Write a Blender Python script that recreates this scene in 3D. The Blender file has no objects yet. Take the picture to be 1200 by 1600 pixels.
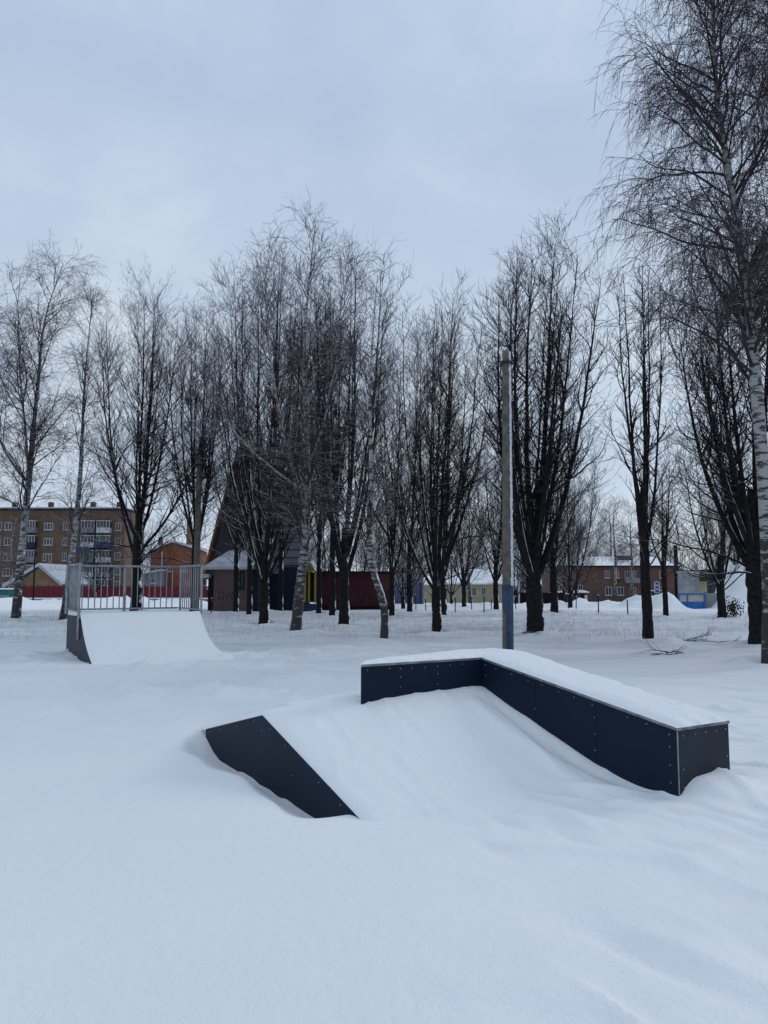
import bpy, math, random
import numpy as np
from mathutils import Vector

# ------------------------------------------------------------------ camera, world, sun
S = bpy.context.scene
F_PX, HOR, EYE = 1200.0, 912.0, 1.6
PITCH = math.atan((HOR - 800) / F_PX)
cam_d = bpy.data.cameras.new('camera'); cam = bpy.data.objects.new('camera', cam_d)
S.collection.objects.link(cam); S.camera = cam
cam.location = (0, 0, EYE); cam.rotation_euler = (math.radians(90) + PITCH, 0, 0)
cam_d.sensor_width = 36; cam_d.lens = 27.0; cam_d.clip_end = 3000; cam_d.clip_start = 0.05

SUN_EL, SUN_AZ = math.radians(25), math.radians(58)      # azimuth measured from +Y towards +X
W = bpy.data.worlds.new('World'); S.world = W; W.use_nodes = True
nt = W.node_tree; nt.nodes.clear()
def N(t, **kw):
    n = nt.nodes.new(t)
    for k, v in kw.items():
        if k == 'inp':
            for a, b in v.items(): n.inputs[a].default_value = b
        else: setattr(n, k, v)
    return n
out = N('ShaderNodeOutputWorld')
sky = N('ShaderNodeTexSky', sky_type='NISHITA', sun_disc=False)
sky.sun_elevation = SUN_EL; sky.sun_rotation = SUN_AZ
bgs = N('ShaderNodeBackground', inp={'Strength': 0.07}); nt.links.new(sky.outputs[0], bgs.inputs[0])
tc = N('ShaderNodeTexCoord')
mp = N('ShaderNodeMapping'); mp.inputs['Scale'].default_value = (1.0, 1.0, 1.5); mp.inputs['Location'].default_value = (3.1, 1.7, 0.4)
nt.links.new(tc.outputs['Generated'], mp.inputs[0])
nz = N('ShaderNodeTexNoise', inp={'Scale': 3.4, 'Detail': 6.0, 'Roughness': 0.55, 'Distortion': 0.2}); nt.links.new(mp.outputs[0], nz.inputs['Vector'])
cr = N('ShaderNodeValToRGB'); nt.links.new(nz.outputs['Fac'], cr.inputs[0])
cr.color_ramp.elements[0].position = 0.34; cr.color_ramp.elements[0].color = (0.445, 0.545, 0.710, 1)
cr.color_ramp.elements[1].position = 0.66; cr.color_ramp.elements[1].color = (0.570, 0.670, 0.790, 1)
e = cr.color_ramp.elements.new(0.5); e.color = (0.480, 0.585, 0.745, 1)
sp = N('ShaderNodeSeparateXYZ'); nt.links.new(tc.outputs['Generated'], sp.inputs[0])
mr = N('ShaderNodeMapRange', inp={'From Min': 0.0, 'From Max': 1.0, 'To Min': 1.0, 'To Max': 1.0}); 
gr = N('ShaderNodeValToRGB'); nt.links.new(sp.outputs['Z'], gr.inputs[0])
g = gr.color_ramp; g.elements[0].position = 0.0; g.elements[0].color = (1.16, 1.12, 1.05, 1)
g.elements[1].position = 1.0; g.elements[1].color = (1.14, 1.14, 1.14, 1)
e = g.elements.new(0.28); e.color = (1.10, 1.07, 1.02, 1)
e = g.elements.new(0.55); e.color = (0.99, 0.99, 1.0, 1)
mu = N('ShaderNodeMix', data_type='RGBA', blend_type='MULTIPLY', inp={0: 1.0})
nt.links.new(cr.outputs[0], mu.inputs[6]); nt.links.new(gr.outputs[0], mu.inputs[7])
bgc = N('ShaderNodeBackground', inp={'Strength': 1.0}); nt.links.new(mu.outputs[2], bgc.inputs[0])
ms = N('ShaderNodeMixShader', inp={0: 0.93}); nt.links.new(bgs.outputs[0], ms.inputs[1]); nt.links.new(bgc.outputs[0], ms.inputs[2])
nt.links.new(ms.outputs[0], out.inputs[0])

sl = bpy.data.lights.new('sun', 'SUN'); sl.energy = 0.72; sl.angle = math.radians(16); sl.color = (1.0, 0.95, 0.88)
so = bpy.data.objects.new('sun', sl); S.collection.objects.link(so)
sd = Vector((math.sin(SUN_AZ) * math.cos(SUN_EL), math.cos(SUN_AZ) * math.cos(SUN_EL), math.sin(SUN_EL)))
so.rotation_euler = sd.to_track_quat('Z', 'Y').to_euler(); so.location = (10, 20, 30)
vs = S.view_settings; vs.view_transform = 'Standard'; vs.look = 'None'; vs.exposure = 0.11; vs.gamma = 1.0; vs.use_curve_mapping = False
S.cycles.max_bounces = 5; S.cycles.diffuse_bounces = 3; S.cycles.glossy_bounces = 2

# ------------------------------------------------------------------ helpers
_c, _s = math.cos(PITCH), math.sin(PITCH)
def P(x, y, Y):
    """point of the world plane at distance Y that lies in a direction measured in the photograph"""
    a = (x - 600) / F_PX; b = -(y - 800) / F_PX
    r = (a, _c - b * _s, _s + b * _c); t = Y / r[1]
    return np.array((r[0] * t, Y, EYE + r[2] * t))

def mat(name, col, rough=0.8, metal=0.0, spec=0.3, var=0.0, vscale=5.0, bump=0.0, bscale=30.0, detail=4):
    m = bpy.data.materials.new(name); m.use_nodes = True; t = m.node_tree; b = t.nodes['Principled BSDF']
    b.inputs['Base Color'].default_value = (*col, 1); b.inputs['Roughness'].default_value = rough
    b.inputs['Metallic'].default_value = metal; b.inputs['Specular IOR Level'].default_value = spec
    c = t.nodes.new('ShaderNodeTexCoord')
    if var > 0:
        n = t.nodes.new('ShaderNodeTexNoise'); n.inputs['Scale'].default_value = vscale; n.inputs['Detail'].default_value = detail
        t.links.new(c.outputs['Object'], n.inputs['Vector'])
        r = t.nodes.new('ShaderNodeValToRGB'); t.links.new(n.outputs['Fac'], r.inputs[0])
        r.color_ramp.elements[0].position = 0.3; r.color_ramp.elements[1].position = 0.7
        r.color_ramp.elements[0].color = (*[q * (1 - var) for q in col], 1); r.color_ramp.elements[1].color = (*[min(1, q * (1 + var)) for q in col], 1)
        t.links.new(r.outputs[0], b.inputs['Base Color'])
    if bump > 0:
        n = t.nodes.new('ShaderNodeTexNoise'); n.inputs['Scale'].default_value = bscale; n.inputs['Detail'].default_value = 5
        t.links.new(c.outputs['Object'], n.inputs['Vector'])
        k = t.nodes.new('ShaderNodeBump'); k.inputs['Strength'].default_value = bump; k.inputs['Distance'].default_value = 0.02
        t.links.new(n.outputs['Fac'], k.inputs['Height']); t.links.new(k.outputs[0], b.inputs['Normal'])
    return m

def snow_on(m, lo, hi, patch=0.0, pscale=6.0, seen=(0.80, 0.83, 0.88), wind=None):
    """settled snow on the upward faces of a material"""
    t = m.node_tree; b = t.nodes['Principled BSDF']
    g = t.nodes.new('ShaderNodeNewGeometry'); s = t.nodes.new('ShaderNodeSeparateXYZ'); t.links.new(g.outputs['Normal'], s.inputs[0])
    r = t.nodes.new('ShaderNodeMapRange'); r.inputs['From Min'].default_value = lo; r.inputs['From Max'].default_value = hi
    src = s.outputs['Z']
    if wind:      # snow driven from one side sticks there as well
        dt = t.nodes.new('ShaderNodeVectorMath'); dt.operation = 'DOT_PRODUCT'; dt.inputs[1].default_value = wind; t.links.new(g.outputs['Normal'], dt.inputs[0]); src = dt.outputs['Value']
    if patch > 0:
        c = t.nodes.new('ShaderNodeTexCoord'); n = t.nodes.new('ShaderNodeTexNoise'); n.inputs['Scale'].default_value = pscale; n.inputs['Detail'].default_value = 3
        t.links.new(c.outputs['Object'], n.inputs['Vector'])
        q = t.nodes.new('ShaderNodeMath'); q.operation = 'MULTIPLY_ADD'; q.inputs[1].default_value = patch; q.inputs[2].default_value = -patch * 0.5
        t.links.new(n.outputs['Fac'], q.inputs[0])
        a = t.nodes.new('ShaderNodeMath'); a.operation = 'ADD'; t.links.new(src, a.inputs[0]); t.links.new(q.outputs[0], a.inputs[1]); src = a.outputs[0]
    t.links.new(src, r.inputs['Value'])
    mx = t.nodes.new('ShaderNodeMix'); mx.data_type = 'RGBA'; t.links.new(r.outputs[0], mx.inputs[0])
    old = b.inputs['Base Color']
    if old.links: t.links.new(old.links[0].from_socket, mx.inputs[6])
    else: mx.inputs[6].default_value = old.default_value
    mx.inputs[7].default_value = (*seen, 1); t.links.new(mx.outputs[2], old)
    return m

M = {}
def snow_mat(ground=False):
    m = bpy.data.materials.new('snow'); m.use_nodes = True; t = m.node_tree; b = t.nodes['Principled BSDF']
    b.inputs['Roughness'].default_value = 0.75; b.inputs['Specular IOR Level'].default_value = 0.15
    c = t.nodes.new('ShaderNodeTexCoord')
    n = t.nodes.new('ShaderNodeTexNoise'); n.inputs['Scale'].default_value = 0.35; n.inputs['Detail'].default_value = 5; t.links.new(c.outputs['Object'], n.inputs['Vector'])
    r = t.nodes.new('ShaderNodeValToRGB'); t.links.new(n.outputs['Fac'], r.inputs[0])
    r.color_ramp.elements[0].position = 0.35; r.color_ramp.elements[0].color = (0.795, 0.815, 0.83, 1)
    r.color_ramp.elements[1].position = 0.65; r.color_ramp.elements[1].color = (0.845, 0.855, 0.86, 1)
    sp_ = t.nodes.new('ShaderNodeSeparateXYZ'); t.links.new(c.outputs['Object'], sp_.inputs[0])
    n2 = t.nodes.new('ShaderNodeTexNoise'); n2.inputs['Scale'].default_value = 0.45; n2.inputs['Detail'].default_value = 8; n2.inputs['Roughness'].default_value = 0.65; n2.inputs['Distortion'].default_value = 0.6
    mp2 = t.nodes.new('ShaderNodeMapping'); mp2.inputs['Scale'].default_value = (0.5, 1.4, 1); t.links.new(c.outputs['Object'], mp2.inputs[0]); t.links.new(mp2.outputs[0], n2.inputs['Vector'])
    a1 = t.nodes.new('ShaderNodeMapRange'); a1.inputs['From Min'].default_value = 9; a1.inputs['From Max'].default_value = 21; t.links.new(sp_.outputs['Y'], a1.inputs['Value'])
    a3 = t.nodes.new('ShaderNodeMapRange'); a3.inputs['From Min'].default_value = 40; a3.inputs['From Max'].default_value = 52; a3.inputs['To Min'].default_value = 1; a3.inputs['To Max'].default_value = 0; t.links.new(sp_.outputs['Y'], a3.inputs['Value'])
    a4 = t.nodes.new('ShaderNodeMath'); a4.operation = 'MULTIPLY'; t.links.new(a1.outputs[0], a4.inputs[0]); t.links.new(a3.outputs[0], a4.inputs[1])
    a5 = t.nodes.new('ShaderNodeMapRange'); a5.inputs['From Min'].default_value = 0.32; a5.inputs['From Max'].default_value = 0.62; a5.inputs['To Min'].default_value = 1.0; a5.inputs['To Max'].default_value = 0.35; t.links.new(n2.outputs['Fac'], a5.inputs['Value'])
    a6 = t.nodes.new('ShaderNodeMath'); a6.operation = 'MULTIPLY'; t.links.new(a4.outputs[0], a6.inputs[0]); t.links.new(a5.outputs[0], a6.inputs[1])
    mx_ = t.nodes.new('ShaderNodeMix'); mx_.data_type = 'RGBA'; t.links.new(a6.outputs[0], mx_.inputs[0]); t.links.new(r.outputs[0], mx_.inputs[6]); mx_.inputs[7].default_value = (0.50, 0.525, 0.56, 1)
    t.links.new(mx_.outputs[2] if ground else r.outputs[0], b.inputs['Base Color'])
    hs = []
    for sc, di in ((3.5, 0.030), (14, 0.014), (60, 0.010)):
        q = t.nodes.new('ShaderNodeTexNoise'); q.inputs['Scale'].default_value = sc; q.inputs['Detail'].default_value = 4
        t.links.new(c.outputs['Object'], q.inputs['Vector'])
        u = t.nodes.new('ShaderNodeMath'); u.operation = 'MULTIPLY'; u.inputs[1].default_value = di; t.links.new(q.outputs['Fac'], u.inputs[0]); hs.append(u)
    a = t.nodes.new('ShaderNodeMath'); a.operation = 'ADD'; t.links.new(hs[0].outputs[0], a.inputs[0]); t.links.new(hs[1].outputs[0], a.inputs[1])
    a2 = t.nodes.new('ShaderNodeMath'); a2.operation = 'ADD'; t.links.new(a.outputs[0], a2.inputs[0]); t.links.new(hs[2].outputs[0], a2.inputs[1])
    k = t.nodes.new('ShaderNodeBump'); k.inputs['Strength'].default_value = 0.45; k.inputs['Distance'].default_value = 1.0
    t.links.new(a2.outputs[0], k.inputs['Height']); t.links.new(k.outputs[0], b.inputs['Normal'])
    return m
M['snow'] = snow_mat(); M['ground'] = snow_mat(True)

def bark_birch():
    m = bpy.data.materials.new('birch bark'); m.use_nodes = True; t = m.node_tree; b = t.nodes['Principled BSDF']; b.inputs['Roughness'].default_value = 0.85
    c = t.nodes.new('ShaderNodeTexCoord'); mp = t.nodes.new('ShaderNodeMapping'); mp.inputs['Scale'].default_value = (2.2, 2.2, 9.0); t.links.new(c.outputs['Object'], mp.inputs[0])
    n = t.nodes.new('ShaderNodeTexNoise'); n.inputs['Scale'].default_value = 1.5; n.inputs['Detail'].default_value = 6; n.inputs['Roughness'].default_value = 0.65; t.links.new(mp.outputs[0], n.inputs['Vector'])
    r = t.nodes.new('ShaderNodeValToRGB'); t.links.new(n.outputs['Fac'], r.inputs[0])
    r.color_ramp.elements[0].position = 0.44; r.color_ramp.elements[0].color = (0.03, 0.028, 0.028, 1)
    r.color_ramp.elements[1].position = 0.52; r.color_ramp.elements[1].color = (0.31, 0.31, 0.31, 1)
    # rough dark bark at the foot
    s = t.nodes.new('ShaderNodeSeparateXYZ'); t.links.new(c.outputs['Object'], s.inputs[0])
    q = t.nodes.new('ShaderNodeMapRange'); q.inputs['From Min'].default_value = 0.3; q.inputs['From Max'].default_value = 3.2; q.inputs['To Min'].default_value = 0.15; q.inputs['To Max'].default_value = 0.0
    t.links.new(s.outputs['Z'], q.inputs['Value'])
    sb = t.nodes.new('ShaderNodeMath'); sb.operation = 'SUBTRACT'; t.links.new(n.outputs['Fac'], sb.inputs[0]); t.links.new(q.outputs[0], sb.inputs[1]); t.links.new(sb.outputs[0], r.inputs[0])
    t.links.new(r.outputs[0], b.inputs['Base Color'])
    k = t.nodes.new('ShaderNodeBump'); k.inputs['Strength'].default_value = 0.5; k.inputs['Distance'].default_value = 0.03; t.links.new(n.outputs['Fac'], k.inputs['Height']); t.links.new(k.outputs[0], b.inputs['Normal'])
    return m
M['birch'] = snow_on(bark_birch(), 0.75, 0.85, 0.8, 4, wind=(0.72, -0.12, 0.68))
M['bark'] = snow_on(mat('dark bark', (0.017, 0.015, 0.016), 0.9, spec=0.1, var=0.45, vscale=9, bump=1.0, bscale=22), 0.70, 0.80, 1.0, 3.2, wind=(0.72, -0.12, 0.68))
M['branch'] = snow_on(mat('branch bark', (0.017, 0.014, 0.016), 0.9, spec=0.1, var=0.3, vscale=3), 0.67, 0.84, 0.8, 1.6, wind=(0.5, -0.1, 0.86))
M['twig'] = snow_on(mat('twigs', (0.026, 0.020, 0.024), 0.9, spec=0.1), 0.85, 0.99, 0.4, 1.2)
M['birchbranch'] = snow_on(mat('birch branches', (0.038, 0.030, 0.034), 0.9, spec=0.1, var=0.3, vscale=3), 0.72, 0.86, 0.8, 1.6, wind=(0.5, -0.1, 0.86))
M['birchtwig'] = snow_on(mat('birch twigs', (0.065, 0.050, 0.062), 0.9, spec=0.1), 0.85, 0.98, 0.5, 1.2)
M['far'] = snow_on(mat('far twigs', (0.05, 0.045, 0.05), 0.9), 0.5, 0.9, 0.8, 1.0)
M['navy'] = mat('navy laminate', (0.0050, 0.0125, 0.029), 0.6, spec=0.16, var=0.16, vscale=1.6, bump=0.04, bscale=60)
M['charcoal'] = mat('charcoal laminate', (0.019, 0.026, 0.040), 0.6, spec=0.2, var=0.2, vscale=2)
M['galv'] = mat('galvanised steel', (0.25, 0.27, 0.29), 0.5, metal=0.45, var=0.25, vscale=8)
M['screw'] = mat('screw', (0.42, 0.44, 0.46), 0.4, metal=0.8)
M['edge'] = mat('deck edge', (0.19, 0.195, 0.21), 0.5, metal=0.4, var=0.5, vscale=9)
M['conc'] = mat('weathered concrete', (0.115, 0.105, 0.085), 0.95, var=0.35, vscale=6, bump=0.6, bscale=50)
M['bluepaint'] = mat('faded blue paint', (0.032, 0.054, 0.092), 0.8, var=0.35, vscale=5, bump=0.3, bscale=40)
M['rime'] = mat('wind packed snow', (0.62, 0.66, 0.72), 0.9, var=0.35, vscale=35, bump=0.6, bscale=60)
M['iron'] = mat('dark iron', (0.03, 0.03, 0.032), 0.6, metal=0.5)
M['glass'] = mat('window glass', (0.030, 0.036, 0.046), 0.15, spec=0.5)
M['wframe'] = mat('white window frame', (0.38, 0.39, 0.41), 0.6)
M['grass'] = mat('dry grass', (0.16, 0.15, 0.14), 0.9, var=0.3)

for k_, sc_ in (('navy', (0.011, 0.018, 0.034)), ('charcoal', (0.034, 0.042, 0.056))):
    t = M[k_].node_tree; b = t.nodes['Principled BSDF']; c = t.nodes.new('ShaderNodeTexCoord'); mp = t.nodes.new('ShaderNodeMapping'); mp.inputs['Rotation'].default_value = (0.4, 0.2, 0.5); mp.inputs['Scale'].default_value = (6, 6, 30)
    t.links.new(c.outputs['Object'], mp.inputs[0]); n = t.nodes.new('ShaderNodeTexNoise'); n.inputs['Scale'].default_value = 1.6; n.inputs['Detail'].default_value = 9; n.inputs['Roughness'].default_value = 0.75; t.links.new(mp.outputs[0], n.inputs['Vector'])
    r = t.nodes.new('ShaderNodeMapRange'); r.inputs['From Min'].default_value = 0.56; r.inputs['From Max'].default_value = 0.72; t.links.new(n.outputs['Fac'], r.inputs['Value'])
    x = t.nodes.new('ShaderNodeMix'); x.data_type = 'RGBA'; t.links.new(r.outputs[0], x.inputs[0]); t.links.new(b.inputs['Base Color'].links[0].from_socket, x.inputs[6]); x.inputs[7].default_value = (*sc_, 1); t.links.new(x.outputs[2], b.inputs['Base Color'])
def brick(name, c1, c2, mortar, scale=1.0):
    m = bpy.data.materials.new(name); m.use_nodes = True; t = m.node_tree; b = t.nodes['Principled BSDF']; b.inputs['Roughness'].default_value = 0.9
    c = t.nodes.new('ShaderNodeTexCoord'); mp = t.nodes.new('ShaderNodeMapping'); mp.inputs['Rotation'].default_value = (math.radians(90), 0, 0); t.links.new(c.outputs['Object'], mp.inputs[0])
    k = t.nodes.new('ShaderNodeTexBrick'); k.inputs['Scale'].default_value = scale; k.inputs['Color1'].default_value = (*c1, 1); k.inputs['Color2'].default_value = (*c2, 1); k.inputs['Mortar'].default_value = (*mortar, 1)
    k.inputs['Brick Width'].default_value = 0.52; k.inputs['Row Height'].default_value = 0.16; k.inputs['Mortar Size'].default_value = 0.018
    t.links.new(mp.outputs[0], k.inputs['Vector'])
    n = t.nodes.new('ShaderNodeTexNoise'); n.inputs['Scale'].default_value = 0.6; n.inputs['Detail'].default_value = 7; n.inputs['Roughness'].default_value = 0.7; t.links.new(c.outputs['Object'], n.inputs['Vector'])
    r = t.nodes.new('ShaderNodeValToRGB'); r.color_ramp.elements[0].position = 0.3; r.color_ramp.elements[1].position = 0.7
    r.color_ramp.elements[0].color = (0.6, 0.6, 0.6, 1); r.color_ramp.elements[1].color = (1.25, 1.2, 1.15, 1); t.links.new(n.outputs['Fac'], r.inputs[0])
    x = t.nodes.new('ShaderNodeMix'); x.data_type = 'RGBA'; x.blend_type = 'MULTIPLY'; x.inputs[0].default_value = 1
    t.links.new(k.outputs[0], x.inputs[6]); t.links.new(r.outputs[0], x.inputs[7]); t.links.new(x.outputs[2], b.inputs['Base Color'])
    return m

C = S.collection
class MB:
    """collects shapes and links them as one mesh object"""
    def __init__(s): s.v = []; s.f = []
    def add(s, vs_, fs): o = len(s.v); s.v += [tuple(map(float, q)) for q in vs_]; s.f += [tuple(i + o for i in q) for q in fs]; return s
    def box(s, a, b):
        x0, y0, z0 = a; x1, y1, z1 = b
        return s.add([(x0,y0,z0),(x1,y0,z0),(x1,y1,z0),(x0,y1,z0),(x0,y0,z1),(x1,y0,z1),(x1,y1,z1),(x0,y1,z1)],
                     [(0,3,2,1),(4,5,6,7),(0,1,5,4),(1,2,6,5),(2,3,7,6),(3,0,4,7)])
    def hexa(s, q): return s.add(q, [(0,3,2,1),(4,5,6,7),(0,1,5,4),(1,2,6,5),(2,3,7,6),(3,0,4,7)])
    def prism(s, poly, d):
        """polygon (list of 3D points) extruded by vector d"""
        n = len(poly); vs_ = [np.array(p, float) for p in poly]; vs2 = [p + np.array(d, float) for p in vs_]
        return s.add(vs_ + vs2, [tuple(range(n))[::-1], tuple(range(n, 2 * n))] + [(i, (i + 1) % n, (i + 1) % n + n, i + n) for i in range(n)])
    def tube(s, pts, r, k=6):
        pts = [np.array(p, float) for p in pts]; n = len(pts); rr = r if isinstance(r, (list, tuple)) else [r] * n; vs_ = []
        for i, p in enumerate(pts):
            t = pts[min(i + 1, n - 1)] - pts[max(i - 1, 0)]; t = t / (np.linalg.norm(t) + 1e-9)
            ref = np.array((0, 0, 1.0)) if abs(t[2]) < 0.9 else np.array((1.0, 0, 0))
            a = np.cross(t, ref); a /= np.linalg.norm(a); b = np.cross(t, a)
            vs_ += [p + rr[i] * (math.cos(6.28318 * j / k) * a + math.sin(6.28318 * j / k) * b) for j in range(k)]
        fs = [(i * k + j, i * k + (j + 1) % k, (i + 1) * k + (j + 1) % k, (i + 1) * k + j) for i in range(n - 1) for j in range(k)]
        fs += [tuple(range(k))[::-1], tuple(range((n - 1) * k, n * k))]
        return s.add(vs_, fs)
    def build(s, name, m, parent=None, smooth=False, origin=None):
        me = bpy.data.meshes.new(name); v = s.v
        me.from_pydata(v, [], s.f); me.update()
        if isinstance(m, (list, tuple)):
            for q in m: me.materials.append(q)
        else: me.materials.append(m)
        if smooth: me.polygons.foreach_set('use_smooth', [True] * len(me.polygons))
        import bmesh
        b = bmesh.new(); b.from_mesh(me); bmesh.ops.recalc_face_normals(b, faces=b.faces); b.to_mesh(me); b.free()
        o = bpy.data.objects.new(name, me); C.objects.link(o)
        if parent is not None: o.parent = parent
        return o
def empty(name, loc=(0, 0, 0), rz=0):
    o = bpy.data.objects.new(name, None); C.objects.link(o); o.location = tuple(map(float, loc)); o.rotation_euler = (0, 0, rz); o.empty_display_size = 0.2; return o
def tag(o, label=None, cat=None, group=None, kind=None):
    if label: o['label'] = label
    if cat: o['category'] = cat
    if group: o['group'] = group
    if kind: o['kind'] = kind
    return o
def np_mesh(name, V, Q, m, parent=None, smooth=True):
    me = bpy.data.meshes.new(name); me.vertices.add(len(V)); me.vertices.foreach_set('co', np.ascontiguousarray(V, dtype=np.float32).ravel())
    me.loops.add(Q.size); me.loops.foreach_set('vertex_index', np.ascontiguousarray(Q, dtype=np.int32).ravel())
    me.polygons.add(len(Q)); k = Q.shape[1]
    me.polygons.foreach_set('loop_start', np.arange(0, Q.size, k, dtype=np.int32)); me.polygons.foreach_set('loop_total', np.full(len(Q), k, dtype=np.int32))
    me.polygons.foreach_set('use_smooth', np.full(len(Q), smooth)); me.update(calc_edges=True); me.materials.append(m)
    o = bpy.data.objects.new(name, me); C.objects.link(o)
    if parent is not None: o.parent = parent
    return o

# ------------------------------------------------------------------ noise and the lie of the snow
_rs = np.random.RandomState(7); _perm = _rs.permutation(512); _val = _rs.rand(512) * 2 - 1
def vnoise(x, y, seed=0):
    xi = np.floor(x).astype(int); yi = np.floor(y).astype(int); xf = x - xi; yf = y - yi
    u = xf * xf * xf * (xf * (xf * 6 - 15) + 10); v = yf * yf * yf * (yf * (yf * 6 - 15) + 10)
    h = lambda i, j: _val[(_perm[(i + seed * 37) % 512] + j * 57 + seed) % 512]
    return (h(xi, yi) * (1 - u) + h(xi + 1, yi) * u) * (1 - v) + (h(xi, yi + 1) * (1 - u) + h(xi + 1, yi + 1) * u) * v
def fbm(x, y, o=3, seed=0):
    s = 0; a = 1.0; t = 0
    for i in range(o): s = s + a * vnoise(x * 2 ** i + 11.3 * i, y * 2 ** i + 5.7 * i, seed + i); t += a; a *= 0.5
    return s / t
def sstep(a, b, x): t = np.clip((x - a) / (b - a), 0, 1); return t * t * (3 - 2 * t)
def smax(a, b, k): return 0.5 * (a + b + np.sqrt((a - b) ** 2 + k * k))

U = np.array((0.8592, 0.5116)); V_ = np.array((-0.5116, 0.8592))       # the skate park's two directions
TOE = np.array((-0.1756, 5.4409))                                       # front toe of the kicker's side panel
LNC = np.array((2.1965, 5.8793))                                        # near corner of the ledge
QO = np.array((-5.737, 15.28))                                          # front toe of the quarter pipe

_lr = random.Random(4); LUMPS = []
for _k in range(46):
    _x = _lr.uniform(0.3, 3.4); _y = _lr.uniform(2.9, 6.0)
    if _x + 0.55 * (_y - 3) < 0.9 + _lr.random() * 0.8: continue
    LUMPS.append((_x, _y, _lr.uniform(0.10, 0.34), _lr.uniform(0.045, 0.10), _lr.choice((-1, 1, -1)) * _lr.uniform(0.012, 0.028)))
for _k in range(11):      # an old trail passing behind the ledge's near end
    LUMPS.append((3.3 + _k * 0.42 + 0.1 * (_k % 2), 6.2 + _k * 0.55, 0.16, 0.09, -0.035))
for _k in range(14): LUMPS.append((-3.2 + _k * 0.34, 9.2 + _k * 0.12 + 0.22 * (_k % 2), 0.13, 0.09, -0.03))
def far_z(Y): return -1.45 / 85 * np.clip(Y - 45, 0, 1000) * 1.0
BANKS = []   # (x, y, rx, ry, h)
def bank(px, py_base, Y, rx, ry, h): BANKS.append((P(px, 900, Y)[0], Y, rx, ry, h))
bank(902, 0, 70, 1.0, 1.2, 0.62)                 # mound among the yards
bank(1036, 0, 54.6, 0.95, 1.6, 1.1); bank(1012, 0, 60, 2.2, 2.0, 0.5)
bank(1142, 0, 54.6, 1.1, 1.6, 1.30); bank(1168, 0, 54.5, 1.6, 2.0, 1.15); bank(1225, 0, 54, 3.6, 2.6, 1.1)
for _i in range(26):
    bank(330 + _i * 32 + 9 * math.sin(_i * 3.1), 0, 62 + 3 * math.sin(_i * 1.7), 2.0, 1.2, 0.16 + 0.12 * abs(math.sin(_i * 2.3)))
for _i in range(12): bank(-20 + _i * 30, 0, 84 + 2 * math.sin(_i), 2.6, 2.0, 0.35 + 0.15 * math.sin(_i * 2.1))

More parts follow.
